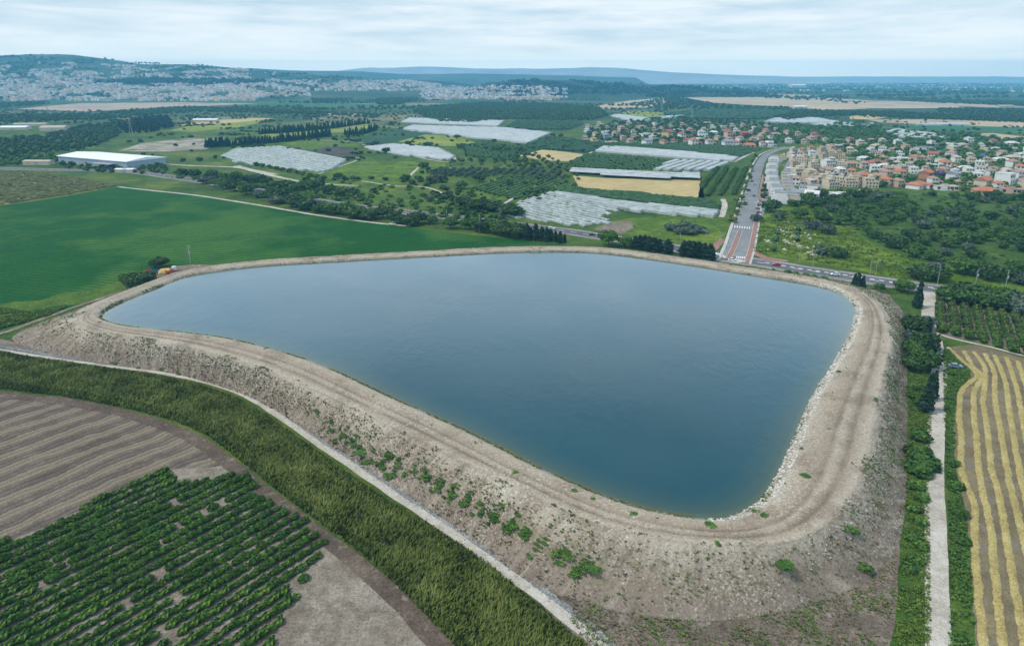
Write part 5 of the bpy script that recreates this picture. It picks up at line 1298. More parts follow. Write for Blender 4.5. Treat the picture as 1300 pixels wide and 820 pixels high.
# ------------------------------------------------------------------ white nets over the vineyard rows
m_net = ground_mat('white_net', (0.30, 0.335, 0.345), (0.375, 0.41, 0.42), (0.45, 0.48, 0.49), 18, 4, 0.8, patch=((0.30, 0.34, 0.33), 7, 0.64), bump=0.1, fine_amt=0.18)
m_net2 = ground_mat('worn_net', (0.25, 0.295, 0.29), (0.34, 0.385, 0.38), (0.45, 0.485, 0.48), 12, 4, 0.8, patch=((0.18, 0.235, 0.17), 8, 0.60), bump=0.1, fine_amt=0.3)
m_netshade = ground_mat('net_shaded_side', (0.12, 0.14, 0.14), (0.17, 0.19, 0.19), (0.24, 0.26, 0.26), 12, 4, 0.8)  # shadow side of the net cover, shade put into a darker colour
def cover_block(poly, a, b, spacing, width, h, where, frm, mat, group, seed=0, seg=5.0, ragged=0.0, skirt=1.0):
    q = random.Random(seed)
    L_ = rows_in(poly, a, b, spacing)
    for k, (p, e) in enumerate(L_):
        d = e-p; L = np.linalg.norm(d)
        if L < 6: continue
        d /= L; nn = np.array([-d[1], d[0]])
        if ragged: p = p+d*q.uniform(0, ragged); e = e-d*q.uniform(0, ragged); L = max(6, np.linalg.norm(e-p))
        n = max(2, int(L/seg)); V, Fc, M = [], [], []
        for i in range(n+1):
            c = p+d*L*i/n+nn*q.gauss(0, 0.12*spacing*(1 if ragged else 0.3)); ww = width/2*q.uniform(0.88, 1.05) if ragged else width/2
            z = g(c[1])+0.14; hh = h*(1-0.10*(i % 2))*q.uniform(0.93, 1.05); sk = z+h*(1-skirt)
            b0 = len(V)
            V += [(*(c-nn*ww*1.02), sk), (*(c-nn*ww), z+hh*0.86), (*(c-nn*ww*0.45), z+hh*0.99), (*c, z+hh*1.03), (*(c+nn*ww*0.45), z+hh*0.99), (*(c+nn*ww), z+hh*0.86), (*(c+nn*ww*1.02), sk)]
            if i:
                for j in range(6): Fc.append((b0-7+j, b0+j, b0+j+1, b0-6+j)); M.append(1 if j in (0, 5) and skirt < 1 else 0)
        Fc += [tuple(range(7))[::-1], tuple(range(len(V)-7, len(V)))]; M += [0, 0]
        o = obj('row_cover', mesh_from('row_cover', V, Fc, [mat, m_netshade], M))
        tag(o, 'white row cover, %s from the %s in %s' % (ORD[k], frm, where), 'crop cover', group)
cover_block([(283,199),(300,190),(356,187),(440,204),(426,214),(412,220),(350,214),(300,207)], (356,188), (440,205), 7.4, 5.6, 2.0, 'large striped block by the hedge', 'main road', m_net2, 'row covers in the large striped block', 1, 5)
cover_block([(461,188.5),(500,184),(556,189),(577,200),(570,204.5),(520,199)], (480,187), (570,202), 5.6, 5.3, 2.2, 'small block by the dirt path', 'main road', m_net, 'row covers in the small block', 2, 6)
cover_block([(510,156.5),(520,151),(640,154.5),(632,161.5)], (515,155), (630,159), 10.5, 10.1, 3, 'upper long block below the forest', 'main road', m_net, 'row covers in the upper long block', 3, 12)
cover_block([(513,165),(525,160.5),(640,163.5),(700,170),(672,183),(600,176)], (530,163), (680,174), 10.5, 10.1, 3, 'lower long block below the forest', 'main road', m_net, 'row covers in the lower long block', 4, 12)
cover_block([(757,193),(768,187),(850,192),(938,201),(930,206.5),(850,201)], (768,190), (935,203), 8.4, 7.6, 2.6, 'long block under the villas', 'reservoir', m_net, 'row covers in the block under the villas', 5, 8)
cover_block([(828,217),(855,204.5),(925,208),(906,217.5)], (842,216), (876,205), 9.0, 6.2, 2.4, 'short slanting block near the avenue', 'avenue', m_net, 'row covers in the short slanting block', 6, 5)
cover_block([(724,221),(727,215.5),(800,219),(888,223),(889,230),(800,227.5)], (728,219), (886,227), 10.5, 10.2, 3.2, 'narrow dark sided block above the ripe field', 'reservoir', m_net, 'row covers in the narrow block', 7, 8, 0, 0.35)
cover_block([(640,267),(655,256),(690,247),(714,252),(800,268),(772,276),(783,283),(765,291),(720,288),(640,277)], (655,258), (762,282), 6.0, 3.6, 1.3, 'ragged block across the main road', 'main road', m_net2, 'row covers in the ragged block', 8, 4, 12)
cover_block([(688,246.5),(715,246),(790,257.5),(860,264.5),(915,268.5),(908,277.5),(850,274),(800,269),(715,252)], (715,249), (905,273), 5.0, 4.7, 2.2, 'long bent band under the dark vineyard', 'main road', m_net2, 'row covers in the long bent band', 9, 5, 2)
FARN = [([(972,156),(985,150.5),(1035,150.5),(1065,156),(1030,157.5)], (975,155), (1050,153), 'far net field behind the villas'), ([(1030,158),(1065,156.5),(1108,158),(1100,162),(1050,162)], (1035,160), (1100,160), 'second far net field behind the villas'),
        ([(1125,168),(1140,165.5),(1190,171),(1205,177.5),(1180,175.5)], (1130,167), (1195,175), 'net field beyond the orange roofed houses'), ([(1128,174),(1135,171.5),(1175,175.5),(1170,178)], (1130,173), (1172,177), 'small net field beyond the orange roofed houses'),
        ([(776,148),(790,146.5),(825,151),(822,155),(800,154)], (780,147), (822,153), 'net field above the villas'), ([(838,150),(862,147),(868,148),(845,152)], (840,151), (866,147.5), 'thin net field above the villas'),
        ([(1150,158.5),(1220,157),(1230,160),(1180,160)], (1150,159), (1228,158.5), 'thin far net field at the ripe strip')]
for k, (poly, a, b, wh) in enumerate(FARN): cover_block(poly, a, b, 14, 13.6, 3, wh, 'reservoir', m_net, 'row covers in the ' + wh, 20+k, 20)

# ------------------------------------------------------------------ houses
WALLC = dict(cream=(0.50, 0.43, 0.33), white=(0.62, 0.61, 0.59), beige=(0.44, 0.355, 0.25), pink=(0.50, 0.36, 0.30), yellow=(0.52, 0.42, 0.22), blue=(0.20, 0.31, 0.46), grey=(0.36, 0.37, 0.385), brick=(0.38, 0.19, 0.13))
ROOFC = dict(orange=(0.40, 0.155, 0.085), red=(0.31, 0.105, 0.08), brown=(0.32, 0.215, 0.165), white=(0.56, 0.55, 0.54), grey=(0.23, 0.255, 0.285), blue=(0.05, 0.13, 0.33), beige=(0.42, 0.36, 0.28))
WM = {k: plain_mat(k+'_render', c, 0.85, 0.12, 3.0, 0.2) for k, c in WALLC.items()}
def tile_mat(k, c):
    m, nt = new_mat(k+'_roofing'); tcn = nt.n('ShaderNodeTexCoord')
    nz = noise_tex(nt, tcn.outputs['Object'], 1.6, 5, 0.7); nf = noise_tex(nt, tcn.outputs['Object'], 0.35, 2, 0.6)
    col = ramp(nt, maths(nt, 'ADD', maths(nt, 'MULTIPLY', nz, 0.6), maths(nt, 'MULTIPLY', nf, 0.4)), [(0.33, tuple(x*0.68 for x in c)), (0.5, c), (0.68, tuple(min(1, x*1.22) for x in c))])
    finish(nt, col, 0.85, nf, 0.5, 0.05, 0.2); return m
RM = {k: tile_mat(k, c) for k, c in ROOFC.items()}
m_glass = plain_mat('window_glass', (0.03, 0.04, 0.05), 0.12, 0.2, 1.0, 0.6)
m_door = plain_mat('door_wood', (0.14, 0.085, 0.05), 0.6, 0.2, 0.5)
m_steel = plain_mat('galvanised_steel', (0.34, 0.35, 0.36), 0.5, 0.12, 0.8, 0.4, 0.3)

def hip(m, x0, x1, y0, y1, z, rise, oh=0.5, gable=False):
    x0, x1, y0, y1 = x0-oh, x1+oh, y0-oh, y1+oh
    lx, ly = x1-x0, y1-y0
    if lx >= ly:
        ins = 0 if gable else ly/2*0.9; cy = (y0+y1)/2; r0, r1 = (x0+ins, cy, z+rise), (x1-ins, cy, z+rise)
        vs = [(x0,y0,z),(x1,y0,z),(x1,y1,z),(x0,y1,z), r0, r1]; fs = [(0,1,5,4),(1,2,5),(2,3,4,5),(3,0,4)]
    else:
        ins = 0 if gable else lx/2*0.9; cx = (x0+x1)/2; r0, r1 = (cx, y0+ins, z+rise), (cx, y1-ins, z+rise)
        vs = [(x0,y0,z),(x1,y0,z),(x1,y1,z),(x0,y1,z), r0, r1]; fs = [(0,1,4),(1,2,5,4),(2,3,5),(3,0,4,5)]
    vs += [(x0,y0,z-0.22),(x1,y0,z-0.22),(x1,y1,z-0.22),(x0,y1,z-0.22)]
    fs += [(6,7,1,0),(7,8,2,1),(8,9,3,2),(9,6,0,3),(9,8,7,6)]
    m.add(vs, fs)

def win_mesh(w, h):
    m = MB(); m.box(-w/2, w/2, -0.05, 0.03, 0, h, 0); return m.mesh('window', m_glass)
WIN = win_mesh(1.5, 1.35); WINL = win_mesh(2.6, 1.9)
def door_mesh():
    m = MB(); m.box(-0.55, 0.55, -0.06, 0.03, 0, 2.15); return m.mesh('door', m_door)
DOOR = door_mesh()
HP = {}
def house_meshes(kind):
    if kind in HP: return HP[kind]
    w, r, extra, wins, doors = MB(), MB(), [], [], []
    def face(x0, x1, y, z, n, big=False, side=-1):
        for k in range(n): wins.append((x0+(x1-x0)*(k+0.5)/n, y, z, 0 if side < 0 else math.pi, big))
    if kind == 'villa':
        w.box(-5.5, 5.5, -4.5, 4.5, -1, 3.2); w.box(-5.5, 1.5, -4.45, 4.45, 3.2, 6.2); hip(r, -5.5, 1.5, -4.5, 4.5, 6.2, 2.0); hip(r, 1.51, 5.5, -4.5, 4.5, 3.2, 1.5)
        face(-5.2, 1, -4.5, 1, 2); face(-5.2, 1, -4.45, 4.2, 2); face(2, 5.2, -4.5, 0.9, 1, True); face(-5, 5, 4.5, 1, 3, side=1); doors.append((1.3, -4.5))
    elif kind == 'bungalow':
        w.box(-7, 7, -4.5, 4.5, -1, 3.1); w.box(2, 6.2, -7.0, -4.5, -1, 2.9); hip(r, -7, 7, -4.5, 4.5, 3.1, 2.1); hip(r, 2, 6.2, -7.2, -4.9, 2.95, 1.1, 0.4)
        face(-6.5, 0, -4.5, 1, 2); face(2.4, 5.8, -7.0, 1, 1, True); face(-6, 6, 4.5, 1, 4, side=1); doors.append((1, -4.5))
    elif kind == 'gabled':
        w.box(-5, 5, -4, 4, -1, 5.6); hip(r, -5, 5, -4, 4, 5.6, 2.2, 0.5, True); w.add([(-4.98,-4,5.5),(-4.98,4,5.5),(-4.98,0,7.4)], [(0,2,1)]); w.add([(4.98,-4,5.5),(4.98,4,5.5),(4.98,0,7.4)], [(0,1,2)])
        face(-4.6, 4.6, -4, 0.9, 2); face(-4.6, 4.6, -4, 3.6, 3); face(-4, 4, 4, 3.4, 3, side=1); doors.append((0, -4))
    elif kind == 'flat':
        w.box(-5.5, 5.5, -4.5, 4.5, -1, 3.3); w.box(-5.5, 2.2, -4.0, 4.5, 3.3, 6.4); r.box(-5.65, 2.35, -4.15, 4.65, 6.4, 6.75); r.box(2.36, 5.65, -4.65, 4.65, 3.3, 3.6); r.box(-2.4, -0.6, 0.5, 2.6, 6.75, 8.3)
        face(-5.2, 2, -4.0, 4.2, 3); face(-5.2, 5.2, -4.5, 0.9, 3); face(-5, 2, 4.5, 4.2, 3, side=1); doors.append((3.6, -4.5))
    elif kind == 'long':
        w.box(-9, 9, -4.5, 4.5, -1, 3.4); r.box(-9.3, 9.3, -4.9, 4.8, 3.4, 3.75); r.box(-3, 2, -2, 2.5, 3.75, 4.7); w.box(-6, -1, -6.3, -4.5, -1, 3.0)
        face(-8.5, 8.5, -4.5, 1, 5, True); face(-8, 8, 4.5, 1, 5, side=1); doors.append((4.2, -4.5))
    elif kind == 'terrace':
        w.box(-3.1, 3.1, -5.5, 5.5, -1, 6.3); w.box(-3.1, 0.4, -4.4, 4, 6.3, 8.4); hip(r, -3.0, 0.3, -4.4, 4, 8.4, 0.9, 0.25); r.box(0.41, 3.25, -5.65, 5.65, 6.3, 6.6); r.box(-3.25, 0.41, -5.65, -4.41, 6.3, 6.6)
        face(-2.8, 2.8, -5.5, 1, 2); face(-2.8, 2.8, -5.5, 4, 2); face(-2.8, 2.8, 5.5, 4, 2, side=1); doors.append((0, -5.5))
    elif kind == 'flats':
        w.box(-6.5, 6.5, -5, 5, -1, 6.2); w.box(-6.5, 2.5, -3.4, 5, 6.2, 9.2); w.box(-1.5, 2.5, -1.2, 5, 9.2, 11.4); r.box(2.51, 6.65, -5.15, 5.15, 6.2, 6.55); r.box(-6.65, 2.51, -5.15, -3.41, 6.2, 6.5); r.box(-6.65, -1.51, -3.55, 5.15, 9.2, 9.5); hip(r, -1.5, 2.5, -1.2, 5, 11.4, 1.2, 0.3)
        for z in (1, 4): face(-6.2, 6.2, -5, z, 4)
        face(-6.2, 2.2, -3.4, 7.1, 3); face(-6, 6, 5, 4, 4, side=1); doors.append((4.2, -5))
    HP[kind] = (w.mesh('wall', WM['white']), r.mesh('roof', RM['orange']), wins, doors)
    return HP[kind]
def heat_tank():
    m = MB(); m.tube((-0.6, 0, 0.6), (0.6, 0, 0.6), 0.28, None, 8); m.tube((-0.4, 0, -0.1), (-0.4, 0, 0.6), 0.05); m.tube((0.4, 0, -0.1), (0.4, 0, 0.6), 0.05); return m.mesh('water_tank', m_net)
TANK = heat_tank()
HROOT = {}
def house(kind, px, py, wc, rc, label, group, rz=0.0, s=1.0):
    p = at(px, py); key = (kind, wc, rc)
    if key in HROOT: r = copy_tree(HROOT[key], (p.x, p.y, p.z), rz, s)
    else:
        wm, rm, wins, doors = house_meshes(kind)
        r = empty('house', (p.x, p.y, p.z), rz); r.scale = (s, s, s); HROOT[key] = r
        a = part('wall', wm, r); a.material_slots[0].link = 'OBJECT'; a.material_slots[0].material = WM[wc]
        b = part('roof', rm, r); b.material_slots[0].link = 'OBJECT'; b.material_slots[0].material = RM[rc]
        for x, y, z, q, big in wins: part('window', WINL if big else WIN, r, (x, y, z), q)
        for x, y in doors: part('door', DOOR, r, (x, y, 0))
        zt = dict(flat=6.76, long=3.76, terrace=6.61, flats=6.56).get(kind)
        if zt: part('water_tank', TANK, r, dict(flat=(-4, 2, zt), long=(6, 1.5, zt), terrace=(1.8, 2, zt), flats=(5, 2, zt))[kind])
    return tag(r, label, 'house', group)

TOWN = [ # px, py, kind, wall, roof, scale
 (1136,192,'bungalow','cream','brown',1),(1174,191,'long','white','grey',1.2),(1210,193,'flat','cream','white',1.1),(1161,206,'villa','cream','orange',1.1),(1173,206,'villa','cream','brown',1),(1184,201,'gabled','cream','red',1),
 (1202,215,'villa','white','orange',1.2),(1175,227,'gabled','brick','orange',1.15),(1164,239,'bungalow','white','orange',1.25),(1200,241,'long','white','beige',1.0),(1209,228,'gabled','white','grey',1.1),(1231,222,'flat','white','white',1),(1243,229,'flat','white','white',1),
 (1245,213,'flat','white','white',1),(1265,216,'long','white','brown',0.9),(1276,233,'flat','white','white',1.5),(1247,238,'gabled','cream','orange',1.3),(1250,247,'bungalow','beige','orange',1.25),(1285,245,'long','pink','brown',1),(1285,203,'bungalow','beige','beige',1.1),(1286,212,'villa','white','brown',1),
 (1297,219,'villa','white','orange',1.1),(1249,201,'bungalow','grey','blue',0.9),(1265,190,'long','white','white',0.7),(1246,187,'flat','white','white',0.8),(1285,191,'long','white','white',0.8),(1130,222,'villa','cream','brown',1.1),(1143,226,'villa','cream','orange',1.1),(1141,237,'villa','beige','brown',1),(1125,236,'villa','cream','orange',1),
 (1046,203,'flats','beige','brown',0.8),(1032,208,'flats','cream','beige',0.8),(1057,199,'flats','beige','beige',0.8),(1065,198,'flats','cream','brown',0.8),
 (1020,220,'flats','cream','beige',0.9),(1026,229,'flats','beige','beige',0.95),(1036,231,'flats','beige','brown',0.9),(1043,236,'flats','beige','beige',1),(1054,239,'flats','cream','beige',1),(1066,236,'flats','cream','beige',1),(1079,237,'flats','cream','beige',1),(1090,236,'flats','beige','brown',1),(1104,238,'flats','cream','beige',1),(1114,232,'villa','cream','brown',1.1),
 (1018,195,'flats','cream','red',0.75),(1030,193,'flats','beige','red',0.75),(1007,194,'flats','cream','beige',0.7),(994,203,'flats','cream','beige',0.7),(1007,205,'flats','cream','white',0.7),(1051,217,'bungalow','pink','brown',1.0),(1056,224,'villa','white','brown',1.1),(1068,222,'villa','white','white',1.0),(1081,211,'bungalow','cream','brown',1.1),(1083,224,'villa','cream','orange',1),(1095,226,'bungalow','cream','orange',1.1),
 (1110,210,'bungalow','cream','red',1.25),(1112,219,'flat','white','white',1),(1126,226,'villa','pink','brown',1),(1099,214,'villa','cream','brown',1),
 (1051,250,'long','white','white',0.9),(1066,250,'long','white','white',0.9),(1080,249,'long','white','white',0.85),(1094,247,'long','cream','white',0.8),(1030,254,'gabled','white','white',1),(1012,252,'gabled','white','grey',1),(1034,245,'flat','white','grey',1),(1022,244,'flat','white','grey',0.9),
 (968,175,'villa','cream','brown',1),(973,170,'villa','pink','red',1),(999,171,'villa','pink','brown',1),(1014,173,'villa','pink','brown',1),(1035,176,'villa','pink','red',1.2),(1002,182,'flat','white','white',1),(980,187,'villa','white','grey',1),(1030,180,'villa','cream','brown',1),(1022,183,'villa','cream','brown',1),(1059,188,'long','grey','white',1),(1074,187,'long','grey','beige',1),(1093,185,'flat','cream','white',1.1),(1112,188,'bungalow','cream','beige',1.2),(1106,194,'flat','white','white',0.9),(1123,206,'villa','cream','brown',1),(1150,190,'villa','pink','brown',0.9),(1189,195,'long','white','grey',0.8),(1220,186,'bungalow','white','beige',0.9),(1228,192,'villa','white','brown',0.8),(1215,206,'villa','white','beige',1),(1259,224,'villa','white','brown',1),(1268,240,'villa','white','orange',0.9),(1222,234,'bungalow','cream','brown',0.9),(1186,234,'villa','white','brown',0.9),(1296,233,'bungalow','white','brown',1)]
VILL = [(747,163,'villa','white','brown',1),(758,165,'villa','cream','brown',1),(755,181,'flat','yellow','beige',1),(744,179,'flat','beige','beige',1),(771,177,'villa','blue','grey',1.1),(790,167,'villa','pink','brown',1.3),(792,178,'villa','pink','brown',1),(776,183,'long','beige','beige',0.9),(806,176,'villa','pink','brown',1),(805,170,'villa','white','brown',1),(814,163,'bungalow','pink','brown',1.1),(801,183,'villa','beige','brown',1),(821,184,'gabled','white','grey',1.1),(829,178,'flat','cream','white',1),(831,167,'villa','beige','brown',1),(847,174,'gabled','yellow','red',1.5),(843,184,'villa','beige','red',1),(867,161,'villa','pink','brown',1),(867,176,'villa','white','red',1.2),(877,169,'villa','pink','brown',1.2),(892,174,'flat','white','white',1.3),(882,185,'villa','white','orange',1.3),(902,185,'villa','white','brown',1.2),(923,186,'gabled','white','grey',1.2),(926,174,'villa','pink','red',1.3),(944,174,'gabled','brick','red',1.2),(951,187,'bungalow','white','orange',1.1),(957,181,'villa','pink','brown',1),(965,179,'villa','cream','brown',1.1),(973,169,'villa','cream','brown',1),(976,186,'gabled','blue','white',1),(917,162,'long','white','white',0.8),(930,162,'flat','cream','beige',1),(851,162,'flat','cream','beige',0.9),(757,173,'villa','cream','brown',0.9),(840,165,'villa','white','brown',0.8),(905,163,'flat','white','white',0.9),(884,162,'villa','white','brown',0.8),(944,161,'villa','pink','brown',0.9),(958,165,'flat','white','white',0.9),(936,186,'villa','white','orange',1.0),(912,178,'villa','pink','brown',0.9),(783,160,'villa','white','grey',0.8),(940,180,'villa','white','brown',1),(969,186,'villa','white','orange',0.9)]
q_ = random.Random(19)
def fill(lst, poly, n, kinds, dmin):
    xs = [p[0] for p in poly]; ys = [p[1] for p in poly]; t = 0
    while n > 0 and t < 6000:
        t += 1; px, py = q_.uniform(min(xs), max(xs)), q_.uniform(min(ys), max(ys))
        if in_poly(px, py, poly) and all(((px-h[0])/dmin)**2+((py-h[1])/(dmin*0.42))**2 > 1 for h in lst): lst.append((px, py)+q_.choice(kinds)+(q_.uniform(0.8, 1.1),)); n -= 1
KT = (('villa','white','brown'),('villa','cream','brown'),('flat','white','beige'),('bungalow','white','white'),('villa','cream','beige'),('flat','white','white'),('bungalow','cream','brown'),('villa','white','orange'),('long','white','white'),('villa','pink','red'),('flat','cream','beige'))
fill(TOWN, [(1040,178),(1100,178),(1150,186),(1230,180),(1310,186),(1310,240),(1255,236),(1180,232),(1120,212),(1075,196)], 46, KT, 15)
KB = (('flats','cream','beige'),('flats','beige','brown'),('villa','cream','beige'),('villa','white','brown'),('flat','cream','white'),('flat','white','white'))
fill(TOWN, [(1003,200),(1040,190),(1075,196),(1075,222),(1050,232),(1012,240),(1003,226)], 22, KB, 12.5)
fill(VILL, [(745,160),(800,158),(900,158),(985,162),(985,184),(900,184),(820,182),(745,178)], 26, KT, 13)
RN = dict(orange='orange tiled', red='red tiled', brown='brown tiled', white='flat white', grey='grey', blue='blue', beige='beige')
KN = dict(villa='stepped villa', bungalow='bungalow', gabled='gabled house', flat='cube house', long='long low house', flats='stacked apartment house')
def settle(lst, rowh, where, group, seed):
    q = random.Random(seed); rows = {}
    ymax = max(h[1] for h in lst)
    for h in lst: rows.setdefault(int((ymax-h[1])/rowh), []).append(h)
    for k in sorted(rows):
        rr = sorted(rows[k], key=lambda h: h[0] if where == 'town' else -h[0])
        for i, (px, py, kind, wc, rc, s) in enumerate(rr):
            lab = '%s %s, %s roof, %s from avenue in %s row %s' % (wc, KN[kind], RN[rc], ORD[i], ORD[k], 'above grove' if where == 'town' else 'of upper village')
            house(kind, px, py, wc, rc, lab, group, q.choice((-0.45, -0.25, 0.1, 0.35, 0.6, -0.1))+q.gauss(0, 0.1), s*q.uniform(0.95, 1.08)*(0.86 if kind == 'flats' else 1))
settle(TOWN, 8, 'town', 'houses above the grove', 1)
settle(VILL, 7, 'village', 'houses of the upper village', 2)
for k in range(13):
    t = k/12; px, py = 992-9*math.sin(t*2.6)+3*t-6*t, 258-50*t
    house('terrace', px-2, py, 'white', 'grey', 'white terraced house with stepped grey roof, %s up from the grove' % ORD[k], 'grey terraced houses', 1.25-0.15*t+(0.12 if k % 2 else -0.08), 0.92 if k % 2 else 1.04)
    if k < 9: house('terrace', px+15+2*t, py+1, 'cream', 'grey', 'pale terraced house with grey roof, %s up the inner terrace from the grove' % ORD[k], 'inner terraced houses', 1.2, 0.85)

# far towns: the nearest houses one by one, the rest as one mass
def simple_house(name, wc, rc, flat):
    w_ = MB(); w_.box(-6, 6, -5, 5, -4, 6.5, 0)
    if flat: w_.box(-6.2, 6.2, -5.2, 5.2, 6.5, 7.0, 1); w_.box(-2, 2, -1, 3, 7.0, 9.2, 0)
    else:
        k = len(w_.v); w_.v += [(-6.5,-5.5,6.5),(6.5,-5.5,6.5),(6.5,5.5,6.5),(-6.5,5.5,6.5),(-2,0,8.8),(2,0,8.8)]
        for f in ((0,1,5,4),(1,2,5),(2,3,4,5),(3,0,4)): w_.f.append(tuple(i+k for i in f)); w_.m.append(1)
    return w_.mesh(name, WM[wc], RM[rc])
SH_ = [simple_house('house', a, b, f) for a, b, f in (('white','white',True),('cream','beige',True),('grey','white',True),('white','brown',False),('pink','orange',False),('beige','beige',True))]
def nosy(hz, x, y):
    z = hz(x, y); return GZ if z is None else max(GZ, z)
r = random.Random(77)
cand = []
lowtown = [(-20,122),(60,117),(150,113),(260,112),(330,113),(330,121),(300,124),(230,126),(100,127),(0,128),(-20,129)]
def far_town(n, fn, x0, x1, y0, y1, hz):
    out = []
    for _ in range(n*12):
        x, y = r.uniform(x0, x1), r.uniform(y0, y1); z = hz(x, y); z = GZ if z is None else max(GZ, z)
        q = project((x, y, z))
        if fn(q[0], q[1], x, y): out.append((x, y, z))
        if len(out) >= n: break
    return out
dn = lambda x, y, s, o=0: mnoise.noise(Vector((x/s, y/s, o)))
mass = far_town(4200, lambda px, py, x, y: -60 < px < 330+45*dn(x, y, 260, 8) and 80 < py < 129 and dn(x, y, 130)+0.5*dn(x, y, 45, 2) > -0.14+max(0, (106-py))*0.024 and not (118 < px < 345 and 100.5 < py < 108), -3900, -800, 2750, 4500, hill_town)
mass += far_town(1900, lambda px, py, x, y: (290+60*dn(x, y, 200, 9) < px < 560 and 103 < py < 124 or 540 < px < 720 and 110 < py < 127) and dn(x, y, 150, 3) > -0.12 and not (395 < px < 535 and 116 < py), -1800, 400, 2650, 4600, lambda x, y: next((z for z in (hill_town(x, y), hill_wood(x, y)) if z), None))
mass += far_town(160, lambda px, py, x, y: 640 < px < 700 and 114 < py < 128 and dn(x, y, 100, 3) > -0.1, -60, 250, 2500, 3500, hill_wood)
mass += far_town(500, lambda px, py, x, y: 740 < px < 1310 and 100 < py < 118 and dn(x, y, 320, 5) > 0.18, 400, 6500, 4300, 9000, lambda x, y: None)
mass.sort(key=lambda p: p[0]**2+p[1]**2)
indiv, rest = mass[:90], mass[90:]
LBL = ['flat roofed white house', 'flat roofed cream house', 'grey walled house with white roof', 'white house with brown roof', 'pink house with orange roof', 'beige flat roofed house']
for x, y, z in indiv:
    k = r.choice((0, 0, 1, 2, 3, 3, 4, 5)); o = obj('house', SH_[k], None, (x, y, z), r.uniform(0, 3.1), (r.uniform(.8, 1.2), r.uniform(.8, 1.2), r.uniform(.8, 1.4)))
    tag(o, LBL[k]+' at the near edge of the far hillside town', 'house', 'near edge of the far hillside town')
V, Fc, M = [], [], []
mats = [WM['white'], WM['cream'], WM['pink'], WM['grey'], RM['white'], RM['brown'], RM['orange'], RM['beige']]
for x, y, z in rest:
    a = r.uniform(0, 3.1); ca, sa = math.cos(a), math.sin(a); sx, sy, sz = r.uniform(4, 7.5), r.uniform(4, 6.5), r.uniform(5, 11)
    b = len(V); wi = r.choice((0, 0, 0, 1, 1, 3)); ri = r.choice((4, 4, 4, 4, 5, 6, 7))
    for zz in (-5, sz):
        for dx, dy in ((-sx,-sy),(sx,-sy),(sx,sy),(-sx,sy)): V.append((x+dx*ca-dy*sa, y+dx*sa+dy*ca, z+zz))
    for f in ((0,1,5,4),(1,2,6,5),(2,3,7,6),(3,0,4,7)): Fc.append(tuple(i+b for i in f)); M.append(wi)
    if ri in (5, 6):
        V.append((x, y, z+sz+2)); 
        for f in ((4,5,8),(5,6,8),(6,7,8),(7,4,8)): Fc.append(tuple(i+b for i in f)); M.append(ri)
    else: Fc.append((b+4, b+5, b+6, b+7)); M.append(ri)
o = obj('far_town', mesh_from('far_town', V, Fc, mats, M)); o['kind'] = 'stuff'
# pale tower blocks far out on the plain
V, Fc, M = [], [], []
for _ in range(150):
    px, py = r.gauss(800, 55), r.uniform(101.5, 104); p = at(px, py); sx, sz = r.uniform(9, 16), r.uniform(18, 55)
    b = len(V)
    for zz in (-3, sz):
        for dx, dy in ((-sx,-sx),(sx,-sx),(sx,sx),(-sx,sx)): V.append((p.x+dx, p.y+dy, GZ+zz))
    for f in ((0,1,5,4),(1,2,6,5),(2,3,7,6),(3,0,4,7),(4,5,6,7)): Fc.append(tuple(i+b for i in f)); M.append(r.choice((0, 1, 0, 3)))
o = obj('far_city', mesh_from('far_city', V, Fc, mats, M)); o['kind'] = 'stuff'

# ------------------------------------------------------------------ warehouse, sheds, pylons, poles, farm yard, vehicles
m_sheet = plain_mat('white_sheet_roof', (0.70, 0.73, 0.76), 0.5, 0.06, 6, 0.3)
m_bluewall = plain_mat('blue_grey_cladding', (0.27, 0.33, 0.40), 0.6, 0.1, 4, 0.3)
def warehouse():
    a, b, c = at(75, 207), at(162, 215), at(195, 204)
    ux = (b-a); L = ux.length; ang = math.atan2(ux.y, ux.x); W = 46; Hh = 8.0
    t = empty('warehouse', (a.x, a.y, a.z), ang)
    m = MB(); m.box(0, L, 0, W, -1, Hh); part('wall', m.mesh('wall', m_bluewall), t)
    m = MB(); o = 1.0; m.add([(-o,-o,Hh),(L+o,-o,Hh),(L+o,W+o,Hh),(-o,W+o,Hh),(-o,W/2,Hh+2.6),(L+o,W/2,Hh+2.6),(-o,-o,Hh-.5),(L+o,-o,Hh-.5),(L+o,W+o,Hh-.5),(-o,W+o,Hh-.5)],
        [(0,1,5,4),(2,3,4,5),(0,4,3),(1,2,5),(6,7,1,0),(7,8,2,1),(8,9,3,2),(9,6,0,3)]); part('roof', m.mesh('roof', m_sheet), t)
    for k in range(4):
        m = MB(); m.box(-2.5, 2.5, -0.12, 0.05, 0, 5); part('loading_door', m.mesh('loading_door', m_steel), t, (L*(0.15+0.23*k), 0, 0))
    m = MB(); m.box(L*0.62, L*0.86, -9, -0.15, 4.6, 5.0); part('canopy', m.mesh('canopy', m_steel), t)
    tag(t, 'large white roofed warehouse with blue grey walls at the main road', 'warehouse')
warehouse()
